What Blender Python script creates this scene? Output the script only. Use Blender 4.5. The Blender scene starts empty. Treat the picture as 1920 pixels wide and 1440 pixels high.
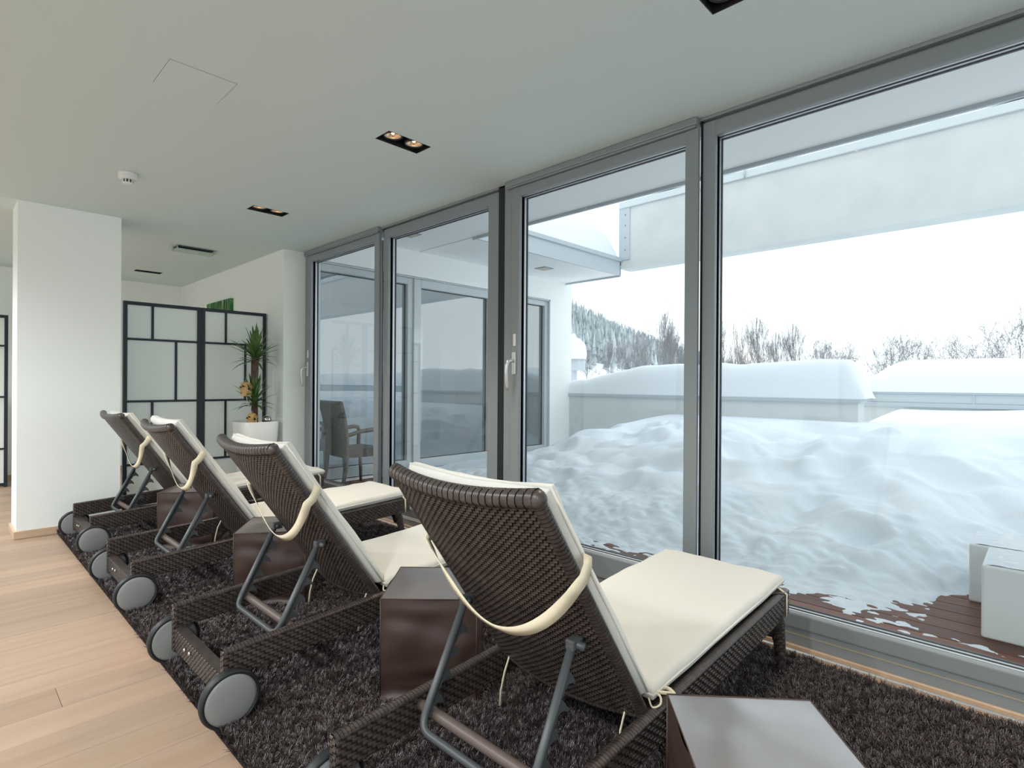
import bpy, bmesh, math, random
from mathutils import Vector, Matrix, noise

random.seed(7)
PI = math.pi
S = bpy.context.scene
C = S.collection

# ------------------------------------------------------------------ camera, world, exposure
CAM_H = 1.2
def cam_axes(yaw, pitch, roll):
    fw = Vector((-math.sin(yaw) * math.cos(pitch), math.cos(yaw) * math.cos(pitch), math.sin(pitch)))
    r = Vector((math.cos(yaw), math.sin(yaw), 0)); u = r.cross(fw)
    return r * math.cos(roll) + u * math.sin(roll), u * math.cos(roll) - r * math.sin(roll), fw
cr, cu, cf = cam_axes(math.radians(44.008), math.radians(-0.063), math.radians(0.369))
cam = bpy.data.objects.new('camera', bpy.data.cameras.new('camera'))
C.objects.link(cam)
cam.matrix_world = Matrix(((cr.x, cu.x, -cf.x, 0), (cr.y, cu.y, -cf.y, 0), (cr.z, cu.z, -cf.z, CAM_H), (0, 0, 0, 1)))
cam.data.sensor_width = 36.0
cam.data.lens = 1044.87 / 1920 * 36
cam.data.clip_start = 0.02; cam.data.clip_end = 2000
S.camera = cam

W = bpy.data.worlds.new('overcast_sky'); S.world = W; W.use_nodes = True
bg = W.node_tree.nodes['Background']
bg.inputs[0].default_value = (0.885, 0.955, 1.0, 1); bg.inputs[1].default_value = 1.72

S.view_settings.view_transform = 'Standard'
S.view_settings.look = 'None'
S.view_settings.exposure = 0.0
S.view_settings.gamma = 1.0
S.view_settings.use_curve_mapping = False
S.cycles.max_bounces = 10; S.cycles.diffuse_bounces = 6; S.cycles.transparent_max_bounces = 24
S.cycles.sample_clamp_indirect = 6.0
S.cycles.use_denoising = True

LAMP_W = 36.0        # watts of one warm ceiling lamp
ADDED_LAMP_W = 88.0   # unseen lamps added behind the camera to brighten the room

# ------------------------------------------------------------------ helpers
def link(o, parent=None):
    C.objects.link(o)
    if parent is not None: o.parent = parent
    return o
def tag(o, label=None, cat=None, group=None, kind=None):
    if label: o['label'] = label
    if cat: o['category'] = cat
    if group: o['group'] = group
    if kind: o['kind'] = kind
    return o
def empty(name, loc=(0, 0, 0), rz=0.0, parent=None):
    o = bpy.data.objects.new(name, None); o.location = loc; o.rotation_euler = (0, 0, rz)
    o.empty_display_size = 0.1
    return link(o, parent)
def copy_tree(o, parent=None):
    c = o.copy(); link(c); c.parent = parent
    for ch in list(o.children): copy_tree(ch, c)
    return c

class MB:
    def __init__(s): s.v = []; s.f = []; s.sm = []
    def add(s, vs, fs, smooth=False):
        b = len(s.v); s.v.extend([tuple(p) for p in vs])
        for f in fs: s.f.append(tuple(b + i for i in f)); s.sm.append(smooth)
        return s
    def box(s, x0, x1, y0, y1, z0, z1):
        vs = [(x0,y0,z0),(x1,y0,z0),(x1,y1,z0),(x0,y1,z0),(x0,y0,z1),(x1,y0,z1),(x1,y1,z1),(x0,y1,z1)]
        return s.add(vs, [(0,3,2,1),(4,5,6,7),(0,1,5,4),(1,2,6,5),(2,3,7,6),(3,0,4,7)])
    def bbox(s, x0, x1, y0, y1, z0, z1, b=0.004, seg=2):
        bm = bmesh.new()
        bmesh.ops.create_cube(bm, size=1)
        for v in bm.verts:
            v.co = ((x0+x1)/2 + v.co.x*(x1-x0), (y0+y1)/2 + v.co.y*(y1-y0), (z0+z1)/2 + v.co.z*(z1-z0))
        bmesh.ops.bevel(bm, geom=list(bm.edges), offset=b, segments=seg, affect='EDGES', profile=0.5)
        bm.verts.index_update()
        s.add([v.co.copy() for v in bm.verts], [[v.index for v in f.verts] for f in bm.faces], False)
        bm.free(); return s
    def tube(s, pts, r, n=8, caps=True, closed=False, smooth=True, flat=None):
        pts = [Vector(p) for p in pts]; m = len(pts)
        rs = r if isinstance(r, (list, tuple)) else [r] * m
        tang = []
        for i in range(m):
            if closed: t = pts[(i+1) % m] - pts[(i-1) % m]
            else: t = pts[min(i+1, m-1)] - pts[max(i-1, 0)]
            tang.append(t.normalized() if t.length > 1e-9 else Vector((0,0,1)))
        ref = Vector((0,0,1)) if abs(tang[0].z) < 0.9 else Vector((1,0,0))
        a = (ref - tang[0]*ref.dot(tang[0])).normalized(); vs = []
        for i in range(m):
            a = (a - tang[i]*a.dot(tang[i]))
            a = a.normalized() if a.length > 1e-6 else tang[i].orthogonal().normalized()
            bb = tang[i].cross(a)
            for k in range(n):
                th = 2*PI*k/n
                fx = flat if flat else 1.0
                vs.append(pts[i] + (a*math.cos(th) + bb*math.sin(th)*fx) * rs[i])
        fs = []
        for i in range(m if closed else m-1):
            j = (i+1) % m
            for k in range(n):
                l = (k+1) % n
                fs.append((i*n+k, i*n+l, j*n+l, j*n+k))
        if caps and not closed:
            fs.append(tuple(range(n-1, -1, -1))); fs.append(tuple((m-1)*n + k for k in range(n)))
        return s.add(vs, fs, smooth)
    def lathe(s, prof, n=32, axis='z', c=(0,0,0), smooth=True, close=False):
        vs = []; m = len(prof)
        for (r, h) in prof:
            for k in range(n):
                th = 2*PI*k/n; p = (r*math.cos(th), r*math.sin(th), h)
                if axis == 'x': p = (h, r*math.cos(th), r*math.sin(th))
                vs.append((c[0]+p[0], c[1]+p[1], c[2]+p[2]))
        fs = []
        for i in range(m if close else m-1):
            j = (i+1) % m
            for k in range(n):
                l = (k+1) % n
                fs.append((i*n+k, i*n+l, j*n+l, j*n+k))
        return s.add(vs, fs, smooth)
    def prism(s, poly, axis, a0, a1):
        def P(u, v, a): return {'x': (a, u, v), 'y': (u, a, v), 'z': (u, v, a)}[axis]
        n = len(poly); vs = [P(u, v, a0) for u, v in poly] + [P(u, v, a1) for u, v in poly]
        fs = [tuple(range(n-1, -1, -1)), tuple(range(n, 2*n))]
        for k in range(n): fs.append((k, (k+1) % n, n+(k+1) % n, n+k))
        return s.add(vs, fs)
    def surf(s, fn, nu, nv, smooth=True):
        vs = [fn(i/nu, j/nv) for j in range(nv+1) for i in range(nu+1)]
        fs = [(j*(nu+1)+i, j*(nu+1)+i+1, (j+1)*(nu+1)+i+1, (j+1)*(nu+1)+i) for j in range(nv) for i in range(nu)]
        return s.add(vs, fs, smooth)
    def weave(s, P, N, nu, nv, hgt=0.0022, wid=0.93, ext=0.62, wrap=False):
        """woven strands over the surface P(u,v), outward normal N(u,v); each over-lying float is a little arched strip"""
        for j in range(nv):
            for i in range(nu):
                uc, vc = (i+.5)/nu, (j+.5)/nv
                along_v = wrap or (i+j) % 2 == 0
                vs = []
                for t, hh in ((-ext, -.6), (-.3, 1.0), (.3, 1.0), (ext, -.6)):
                    for w in (-.5*wid, .5*wid):
                        if along_v: u, v = uc + w/nu, vc + t/nv
                        else: u, v = uc + t/nu, vc + w/nv
                        if wrap: u, v, hh = uc + w/nu, vc + t/ext*.5/nv, (1.0 if abs(t) < .5 else .55)
                        u = min(max(u, 0), 1); v = min(max(v, 0), 1)
                        vs.append(Vector(P(u, v)) + Vector(N(u, v)) * hgt * hh)
                s.add(vs, [(0,1,3,2), (2,3,5,4), (4,5,7,6)], True)
        return s
    def mesh(s, name):
        me = bpy.data.meshes.new(name); me.from_pydata(s.v, [], s.f); me.update()
        me.polygons.foreach_set('use_smooth', s.sm)
        return me
    def build(s, name, mat, parent=None, fix=False, loc=None):
        me = s.mesh(name)
        if fix:
            bm = bmesh.new(); bm.from_mesh(me)
            bmesh.ops.recalc_face_normals(bm, faces=list(bm.faces)); bm.to_mesh(me); bm.free()
        if mat: me.materials.append(mat)
        o = bpy.data.objects.new(name, me)
        if loc: o.location = loc
        return link(o, parent)

# ------------------------------------------------------------------ materials
def new_mat(name):
    m = bpy.data.materials.new(name); m.use_nodes = True
    nt = m.node_tree; nt.nodes.clear()
    out = nt.nodes.new('ShaderNodeOutputMaterial')
    return m, nt, out
def nd(nt, t, **kw):
    n = nt.nodes.new('ShaderNode' + t)
    for k, v in kw.items(): setattr(n, k, v)
    return n
def principled(name, col, rough=0.5, metal=0.0, spec=0.5, bump=None, var=None, coat=0.0, sheen=0.0, trans=None):
    """bump = (scale, strength, distance); var = (scale, amount, second colour)"""
    m, nt, out = new_mat(name)
    p = nd(nt, 'BsdfPrincipled')
    p.inputs['Base Color'].default_value = (*col, 1); p.inputs['Roughness'].default_value = rough
    p.inputs['Metallic'].default_value = metal; p.inputs['Specular IOR Level'].default_value = spec
    p.inputs['Coat Weight'].default_value = coat; p.inputs['Sheen Weight'].default_value = sheen
    tc = nd(nt, 'TexCoord')
    if var:
        n = nd(nt, 'TexNoise'); n.inputs['Scale'].default_value = var[0]; n.inputs['Detail'].default_value = 5
        nt.links.new(tc.outputs['Object'], n.inputs['Vector'])
        r = nd(nt, 'ValToRGB'); r.color_ramp.elements[0].position = 0.35; r.color_ramp.elements[1].position = 0.65
        r.color_ramp.elements[0].color = (*col, 1); r.color_ramp.elements[1].color = (*var[2], 1)
        nt.links.new(n.outputs['Fac'], r.inputs['Fac'])
        nt.links.new(r.outputs['Color'], p.inputs['Base Color'])
    if bump:
        n = nd(nt, 'TexNoise'); n.inputs['Scale'].default_value = bump[0]; n.inputs['Detail'].default_value = 4
        nt.links.new(tc.outputs['Object'], n.inputs['Vector'])
        b = nd(nt, 'Bump'); b.inputs['Strength'].default_value = bump[1]; b.inputs['Distance'].default_value = bump[2]
        nt.links.new(n.outputs['Fac'], b.inputs['Height']); nt.links.new(b.outputs['Normal'], p.inputs['Normal'])
    nt.links.new(p.outputs['BSDF'], out.inputs['Surface'])
    if trans:
        t = nd(nt, 'BsdfTranslucent'); t.inputs['Color'].default_value = (*col, 1)
        mx = nd(nt, 'MixShader'); mx.inputs[0].default_value = trans
        nt.links.new(p.outputs['BSDF'], mx.inputs[1]); nt.links.new(t.outputs['BSDF'], mx.inputs[2])
        nt.links.new(mx.outputs[0], out.inputs['Surface'])
    return m
def wood(name, c1, c2, rough, gscale=(28, 1.2, 28), rnd=0.25, spec=0.4):
    m, nt, out = new_mat(name)
    p = nd(nt, 'BsdfPrincipled'); p.inputs['Roughness'].default_value = rough
    p.inputs['Specular IOR Level'].default_value = spec
    tc = nd(nt, 'TexCoord'); oi = nd(nt, 'ObjectInfo')
    mp = nd(nt, 'Mapping'); mp.inputs['Scale'].default_value = gscale
    mul = nd(nt, 'VectorMath', operation='SCALE'); mul.inputs[0].default_value = (37.0, 91.0, 13.0)
    nt.links.new(oi.outputs['Random'], mul.inputs['Scale'])
    add = nd(nt, 'VectorMath', operation='ADD')
    nt.links.new(tc.outputs['Object'], mp.inputs['Vector'])
    nt.links.new(mp.outputs['Vector'], add.inputs[0]); nt.links.new(mul.outputs[0], add.inputs[1])
    n1 = nd(nt, 'TexNoise'); n1.inputs['Scale'].default_value = 1.0; n1.inputs['Detail'].default_value = 6; n1.inputs['Distortion'].default_value = 0.6
    nt.links.new(add.outputs[0], n1.inputs['Vector'])
    r = nd(nt, 'ValToRGB'); r.color_ramp.elements[0].position = 0.3; r.color_ramp.elements[1].position = 0.72
    r.color_ramp.elements[0].color = (*c2, 1); r.color_ramp.elements[1].color = (*c1, 1)
    nt.links.new(n1.outputs['Fac'], r.inputs['Fac'])
    hsv = nd(nt, 'HueSaturation')
    mr = nd(nt, 'MapRange'); mr.inputs['To Min'].default_value = 1 - rnd; mr.inputs['To Max'].default_value = 1 + rnd*.5
    nt.links.new(oi.outputs['Random'], mr.inputs['Value']); nt.links.new(mr.outputs[0], hsv.inputs['Value'])
    nt.links.new(r.outputs['Color'], hsv.inputs['Color']); nt.links.new(hsv.outputs['Color'], p.inputs['Base Color'])
    b = nd(nt, 'Bump'); b.inputs['Strength'].default_value = 0.12; b.inputs['Distance'].default_value = 0.002
    nt.links.new(n1.outputs['Fac'], b.inputs['Height']); nt.links.new(b.outputs['Normal'], p.inputs['Normal'])
    nt.links.new(p.outputs['BSDF'], out.inputs['Surface'])
    return m
def glass_mat(name, tint, ior=1.5, rough=0.0):
    m, nt, out = new_mat(name)
    t = nd(nt, 'BsdfTransparent'); t.inputs['Color'].default_value = (*tint, 1)
    g = nd(nt, 'BsdfGlossy'); g.inputs['Roughness'].default_value = rough
    fr = nd(nt, 'Fresnel'); ge = nd(nt, 'NewGeometry'); mi = nd(nt, 'MapRange')      # same reflectance on both faces of the pane
    mi.inputs['To Min'].default_value = ior; mi.inputs['To Max'].default_value = 1/ior
    nt.links.new(ge.outputs['Backfacing'], mi.inputs['Value']); nt.links.new(mi.outputs[0], fr.inputs['IOR'])
    mx = nd(nt, 'MixShader')
    nt.links.new(fr.outputs[0], mx.inputs[0]); nt.links.new(t.outputs[0], mx.inputs[1]); nt.links.new(g.outputs[0], mx.inputs[2])
    nt.links.new(mx.outputs[0], out.inputs['Surface'])
    return m
def emit(name, col, strength):
    m, nt, out = new_mat(name)
    e = nd(nt, 'Emission'); e.inputs['Color'].default_value = (*col, 1); e.inputs['Strength'].default_value = strength
    nt.links.new(e.outputs[0], out.inputs['Surface'])
    return m

M = {}
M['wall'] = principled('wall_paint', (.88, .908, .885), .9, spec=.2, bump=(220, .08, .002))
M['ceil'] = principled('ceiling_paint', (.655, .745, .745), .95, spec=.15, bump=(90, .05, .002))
M['plank'] = wood('oak_plank', (.45, .315, .225), (.375, .255, .175), .42, gscale=(22, 1.0, 22), rnd=.16)
M['base'] = wood('oak_baseboard', (.58, .42, .29), (.50, .35, .23), .5, rnd=.05)
M['alu'] = principled('aluminium_frame', (.265, .29, .30), .42, metal=.15, spec=.5, bump=(300, .03, .001))
M['alu_lt'] = principled('aluminium_bright', (.62, .64, .65), .28, metal=.6, spec=.5)
M['strip'] = principled('dark_joint', (.010, .010, .012), .6)
M['gasket'] = principled('black_gasket', (.012, .016, .03), .45)
M['brass'] = principled('threshold_line', (.52, .46, .36), .4, metal=.4)
M['glass'] = glass_mat('window_glass', (.975, .99, .985), 1.38)
M['fglass'] = glass_mat('terrace_glass', (.90, .95, .97), 3.0)
M['chrome'] = principled('satin_handle', (.66, .66, .65), .28, metal=.75)
M['wicker'] = principled('brown_wicker', (.070, .054, .047), .36, spec=.5, var=(35, 1, (.040, .031, .028)))
M['wicker_in'] = principled('dark_wicker_core', (.014, .011, .010), .7)
M['wicker_gr'] = principled('grey_wicker', (.17, .16, .15), .45, var=(40, 1, (.11, .10, .097)))
M['tubing'] = principled('grey_powder_coat', (.062, .067, .070), .42, spec=.5)
M['bartube'] = principled('brown_bar', (.12, .088, .075), .45)
M['disc'] = principled('grey_wheel_plastic', (.24, .245, .245), .5, bump=(400, .05, .0005))
M['tyre'] = principled('black_rubber', (.012, .013, .015), .5)
M['cream'] = principled('cream_cotton', (.69, .668, .605), .85, spec=.2, sheen=.2, bump=(9, .25, .012))
M['tie'] = principled('cream_webbing', (.70, .62, .46), .85, spec=.2, bump=(260, .3, .001))
M['leather'] = principled('brown_leather', (.050, .027, .022), .45, spec=.5, bump=(9, .08, .010))
M['leather_top'] = principled('brown_leather_sheen', (.050, .028, .024), .45, spec=.5, bump=(9, .06, .010), coat=1.0)
M['leather_top'].node_tree.nodes['Principled BSDF'].inputs['Coat Roughness'].default_value = .30
M['leather_top'].node_tree.nodes['Principled BSDF'].inputs['Coat IOR'].default_value = 3.6
M['seam'] = principled('brown_piping', (.05, .026, .02), .45)
M['rugbase'] = principled('rug_backing', (.020, .016, .016), .95, spec=.1)
M['rug'] = principled('rug_fibre', (.060, .043, .042), .42, spec=.7)
M['sframe'] = principled('navy_black_frame', (.012, .017, .030), .42)
M['frost'] = principled('frosted_panel', (.88, .93, .89), .5, spec=.3, trans=.06)
M['leaf'] = principled('yucca_leaf', (.045, .115, .028), .42, var=(9, 1, (.10, .19, .045)))
M['stem'] = principled('yucca_trunk', (.13, .08, .055), .8, bump=(60, .8, .01), var=(30, 1, (.07, .04, .03)))
M['pot'] = principled('white_gloss_pot', (.80, .80, .77), .22, spec=.5)
M['soil'] = principled('potting_soil', (.02, .014, .01), .95)
M['pine'] = principled('pale_pine', (.66, .42, .18), .6, var=(30, 1, (.55, .33, .13)))
M['black'] = principled('matt_black', (.010, .010, .012), .5)
M['mirror'] = principled('silver_ball', (.55, .53, .50), .18, metal=.95)
M['white'] = principled('white_plastic', (.76, .78, .76), .45)
M['slot'] = principled('dark_slot', (.05, .06, .06), .7)
M['acryl'] = principled('green_edge_glass', (.36, .48, .44), .25, spec=.6)
M['bulb'] = emit('warm_filament', (1.0, .55, .24), 14.0)
M['reflector'] = principled('lamp_reflector', (.85, .70, .50), .22, metal=.9)
M['snow'] = principled('snow', (.75, .805, .86), .8, spec=.15, bump=(60, .25, .008))
M['snow_fine'] = principled('fresh_snow', (.82, .86, .90), .85, spec=.1, bump=(14, .15, .02))
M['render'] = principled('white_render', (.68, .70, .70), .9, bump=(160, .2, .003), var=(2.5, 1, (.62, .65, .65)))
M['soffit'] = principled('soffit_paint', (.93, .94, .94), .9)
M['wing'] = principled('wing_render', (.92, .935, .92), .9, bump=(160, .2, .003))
M['flash'] = principled('zinc_flashing', (.50, .55, .59), .5, metal=.15)
M['cap'] = principled('pale_cap', (.64, .69, .72), .5)
M['deck'] = wood('larch_deck', (.20, .085, .055), (.12, .05, .035), .55, gscale=(1.2, 40, 40), rnd=.3)
M['fframe'] = principled('pale_facade_frame', (.55, .60, .62), .45)
M['reflect_room'] = principled('reflection_tinted_room', (.60, .67, .73), .95)  # pale blue stands in for snow and sky reflected in the facade glass
M['cube'] = principled('white_light_cube', (.80, .82, .83), .4)
M['planter'] = principled('dark_box', (.04, .045, .05), .7)
M['bark'] = principled('hazed_bark', (.17, .16, .17), .9, var=(1.3, 1, (.30, .30, .32)))  # distance haze is put into this pale grey bark colour
M['bark_br'] = principled('brown_bark', (.20, .155, .13), .9, var=(1.3, 1, (.32, .28, .26)))
M['fir'] = principled('snowy_fir', (.24, .29, .31), .9, var=(.22, 1, (.62, .67, .70)))
def canvas_mat():
    m, nt, out = new_mat('forest_canvas')
    p = nd(nt, 'BsdfPrincipled'); p.inputs['Roughness'].default_value = .7
    tc = nd(nt, 'TexCoord'); mp = nd(nt, 'Mapping'); mp.inputs['Scale'].default_value = (26, 1, 4)
    nt.links.new(tc.outputs['Object'], mp.inputs['Vector'])
    n = nd(nt, 'TexNoise'); n.inputs['Scale'].default_value = 1.0; n.inputs['Detail'].default_value = 4; n.inputs['Distortion'].default_value = .8
    nt.links.new(mp.outputs['Vector'], n.inputs['Vector'])
    r = nd(nt, 'ValToRGB'); e = r.color_ramp.elements
    e[0].position = .36; e[0].color = (.008, .03, .008, 1); e[1].position = .72; e[1].color = (.42, .52, .40, 1)
    k = e.new(.52); k.color = (.03, .20, .03, 1)
    nt.links.new(n.outputs['Fac'], r.inputs['Fac']); nt.links.new(r.outputs['Color'], p.inputs['Base Color'])
    nt.links.new(p.outputs['BSDF'], out.inputs['Surface'])
    return m
M['canvas'] = canvas_mat()

# ------------------------------------------------------------------ room shell
H = 2.562
XB, XR, YR, YW = -9.03, 2.3, -4.6, 2.715      # back wall, right wall, rear wall, window wall (inner face)
XC, YC = -5.65, 2.475                          # corner where the window wall steps back to the alcove wall
def structure(o): o['kind'] = 'structure'; return o
def holed(name, mat, xs, ys, holes, P, parent=None):
    """flat sheet over the grid xs*ys without the cells in holes; P maps (a,b)->point"""
    xs = sorted(set(xs)); ys = sorted(set(ys)); mb = MB()
    for i in range(len(xs)-1):
        for j in range(len(ys)-1):
            cx, cy = (xs[i]+xs[i+1])/2, (ys[j]+ys[j+1])/2
            if any(h[0] < cx < h[1] and h[2] < cy < h[3] for h in holes): continue
            mb.add([P(xs[i], ys[j]), P(xs[i+1], ys[j]), P(xs[i+1], ys[j+1]), P(xs[i], ys[j+1])], [(0,1,2,3)])
    return mb.build(name, mat, parent)

LX = [-8.10, -4.497, -2.648, -0.832, 1.02]      # ceiling lamp trays
LY0, LY1, LWD = 1.70, 1.985, .070
ADDED_ROW, R2Y = [-8.1, -6.30, -4.497, -2.648, -0.832, 1.02], -1.40     # added row of trays, out of view, for more room light
holes = [(x-LWD, x+LWD, LY0, LY1) for x in LX] + [(x-LWD, x+LWD, R2Y-.1425, R2Y+.1425) for x in ADDED_ROW]
xs = [XB-.2, XR+.2] + [v for h in holes for v in h[:2]]; ys = [YR-.2, YW+.25, LY0, LY1, R2Y-.1425, R2Y+.1425]
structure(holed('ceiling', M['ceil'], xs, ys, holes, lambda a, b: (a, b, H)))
structure(MB().box(XB-.2, XR+.2, YR-.2, YW+.25, H+.30, H+.42).build('roof_slab', M['render']))

fl = empty('floor'); structure(fl)
structure(MB().box(XB-.1, XR+.1, YR-.1, 2.70, -.10, -.012).build('floor_screed', M['slot'], fl)); 
pw = .1775; x = -2.783 - 36*pw; row = 0
plank_mesh = {}
def plank(x0, y0, ln):
    key = round(ln, 3)
    if key not in plank_mesh:
        me = MB().bbox(0, pw-.0012, 0, ln-.0012, -.012, 0, b=.0012, seg=1).mesh('plank'); me.materials.append(M['plank']); plank_mesh[key] = me
    o = bpy.data.objects.new('plank', plank_mesh[key]); o.location = (x0, y0, 0); link(o, fl)
rr = random.Random(3)
while x < XR:
    j = {36: 0.331-2.2}.get(row, None)
    y = 2.70
    cut = 0.331 if row == 36 else rr.choice([.15, -.35, .6, -.8, .9, -1.2, -.1])
    plank(x, cut, 2.70-cut)
    y = cut
    while y > YR:
        ln = min(2.2, y-YR)
        plank(x, y-ln, ln); y -= ln
    x += pw; row += 1

structure(MB().box(XB-.15, XB, YR, YC+.4, -.05, H).build('wall_back', M['wall']))
structure(MB().box(XB, XC, YC, YC+.40, -.05, H).build('wall_alcove', M['wall']))
gr = [(-4.2, -2.1), (-1.9, .2), (.4, 2.5)]
structure(holed('wall_right', M['wall'], [YR, YW+.2]+[v for a in gr for v in a], [-.05, H, .12, 2.46], [(a, b, .12, 2.46) for a, b in gr], lambda a, b: (XR, a, b)))
rw = [(-7.6, -5.2), (-4.8, -2.4), (-2.0, .4), (.6, 2.1)]
structure(holed('wall_rear', M['wall'], [XB, XR]+[v for a in rw for v in a], [-.05, H, .12, 2.46],
                [(a, b, .12, 2.46) for a, b in rw], lambda a, b: (a, YR, b)))
pil = structure(MB().box(-5.975, -5.602, .428, 1.080, -.05, H).build('wall_pillar', M['wall']))
bb = .058
structure(MB().bbox(-5.99, -5.586, .412, 1.096, .0, bb, b=.003, seg=1).build('baseboard_pillar', M['base']))
structure(MB().bbox(XB, XB+.014, YR, YC, 0, bb, b=.002, seg=1).build('baseboard_back', M['base']))
structure(MB().bbox(XB+.014, XC, YC-.014, YC, 0, bb, b=.002, seg=1).build('baseboard_alcove', M['base']))
structure(MB().bbox(XC, XC+.014, YC-.014, YW-.01, 0, bb, b=.002, seg=1).build('baseboard_return', M['base']))
structure(MB().bbox(XC+.02, XR, YW-.004, YW+.012, 0, .022, b=.003, seg=1).build('trim_1', M['base']))

# ------------------------------------------------------------------ the glazed wall
def window(n, x0, x1, leaf, handle=None, sl=.065, sr=.065):
    """x0..x1 width of the unit; leaf = tilt door leaf standing proud of the fixed frame"""
    e = empty('window_%d' % n, (0, 0, 0)); structure(e)
    yf = YW + (-.030 if leaf else .006)        # room-side face
    yb = yf + .026
    st, sb = (.062, .140) if leaf else (.075, .075)
    z0, z1 = (.072, 2.506) if leaf else (.090, 2.533)
    def part(name, mb, mat=M['alu']): return mb.build(name, mat, e)
    part('frame_stile', MB().bbox(x0, x0+sl, yf, yb+.05, z0, z1, b=.004))
    part('frame_stile', MB().bbox(x1-sr, x1, yf, yb, z0, z1, b=.004))
    part('frame_rail', MB().bbox(x0+sl-.002, x1-sr+.002, yf+.001, yb, z1-st, z1-.001, b=.004))
    part('frame_rail', MB().bbox(x0+sl-.002, x1-sr+.002, yf+.001, yb, z0+.001, z0+sb, b=.012, seg=4))
    gx0, gx1, gz0, gz1 = x0+sl, x1-sr, z0+sb, z1-st
    for d0, d1, ins, mt, nm in ((0, .016, .000, 'alu_lt', 'glazing_bead'), (.016, .024, .003, 'gasket', 'gasket'), (.024, .044, .002, 'alu_lt', 'spacer_bar'), (.044, .056, .006, 'gasket', 'gasket')):
        for (a, b, c, d) in ((gx0-.02, gx0+ins, gz0-.02, gz1+.02), (gx1-ins, gx1+.02, gz0-.02, gz1+.02)):
            part(nm, MB().box(a, b, yb+d0, yb+d1, c, d), M[mt])
        for (c, d) in ((gz0-.02, gz0+ins), (gz1-ins, gz1+.02)):
            part(nm, MB().box(gx0, gx1, yb+d0, yb+d1, c, d), M[mt])
    part('glass_pane', MB().box(gx0-.01, gx1+.01, yb+.028, yb+.034, gz0-.01, gz1+.01), M['glass'])
    if leaf:   # blind cassette above the leaf
        part('blind_cassette', MB().bbox(x0-.06, x1-.004, yf-.012, yf+.05, 2.520, 2.5605, b=.007))
        part('blind_rail', MB().bbox(x0-.05, x1-.010, yf-.014, yf+.02, 2.507, 2.518, b=.003))
    if handle is not None:
        hx = handle; hz = 1.345
        part('handle_plate', MB().bbox(hx-.017, hx+.017, yf-.012, yf+.001, hz-.085, hz+.065, b=.004), M['alu_lt'])
        pts = [(hx, yf-.005, hz+.005), (hx, yf-.040, hz+.006), (hx-.003, yf-.060, hz+.000), (hx-.007, yf-.068, hz-.025), (hx-.010, yf-.069, hz-.06), (hx-.013, yf-.064, hz-.11), (hx-.015, yf-.054, hz-.165), (hx-.015, yf-.050, hz-.19)]
        hd = part('handle', MB().tube(pts, [.010, .0105, .012, .012, .0115, .011, .0105, .008], n=12), M['chrome'])
        MB().tube([(hx-.004, yf-.030, hz+.003), (hx-.032, yf-.030, hz+.003)], .006, n=10).build('lock_button', M['chrome'], hd)
        part('sensor', MB().bbox(hx-.010, hx+.014, yf-.006, yf+.001, hz+.105, hz+.185, b=.002), M['white'])
    return e
window(1, -5.560, -4.218, True, -5.535, sl=.075, sr=.072)
window(2, -4.195, -2.758, False, sl=.065, sr=.115)
window(3, -2.604, -1.292, True, -2.572, sl=.068, sr=.070)
window(4, -1.284, 1.05, False, sl=.066)
window(5, 1.053, 2.28, False)
structure(MB().bbox(-5.640, -5.562, YW-.012, YW+.08, .0, 2.56, b=.003).build('trim_8', M['alu']))
structure(MB().bbox(-2.690, -2.606, YW-.012, YW+.08, .0, 2.56, b=.003).build('trim_9', M['alu']))
structure(MB().box(-2.757, -2.691, YW-.004, YW+.10, .0, 2.558).build('trim_2', M['strip']))
structure(MB().box(-1.291, -1.285, YW+.0, YW+.08, .0, 2.558).build('trim_11', M['strip']))
structure(MB().box(-4.217, -4.196, YW+.02, YW+.08, .0, 2.558).build('trim_10', M['strip']))
structure(MB().box(XC-.01, XR, YW+.03, YW+.13, 2.528, H+.02).build('trim_3', M['alu']))
structure(MB().bbox(XC+.012, XR, YW-.004, YW+.035, 2.545, 2.561, b=.003).build('trim_4', M['alu']))
sill = structure(empty('trim_5'))
MB().bbox(XC+.02, XR, YW+.012, YW+.12, .0, .068, b=.002).build('threshold', M['alu'], sill)
MB().box(XC+.02, XR, YW+.010, YW+.10, .064, .069).build('threshold_edge', M['brass'], sill)
MB().bbox(-1.28, XR, YW+.016, YW+.10, .069, .10, b=.003).build('threshold_upper', M['alu'], sill)
me = MB().lathe([(0, 0), (.004, 0), (.004, .002), (0, .002)], 8).mesh('drain_hole'); me.materials.append(M['strip'])
for k in range(24):
    o = bpy.data.objects.new('drain_hole', me); o.location = (-1.05 + k*.165, YW+.0145, .096); o.rotation_euler = (PI/2, 0, 0); link(o, sill)
structure(MB().box(XC-.2, XR+.1, YW+.10, YW+.22, -.3, .0).build('wall_sill', M['render']))
# unseen rear glazing, added to raise the interior brightness
for k, (a, b) in enumerate(rw):
    e = structure(empty('window_%d' % (k+8)))
    for (p, q, c, d) in ((a, a+.06, .12, 2.46), (b-.06, b, .12, 2.46), (a+.06, b-.06, .12, .18), (a+.06, b-.06, 2.40, 2.46)):
        MB().box(p, q, YR-.05, YR+.02, c, d).build('frame_bar', M['alu'], e)
    MB().box(a+.05, b-.05, YR-.02, YR-.014, .17, 2.41).build('glass_pane', M['glass'], e)

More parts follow.
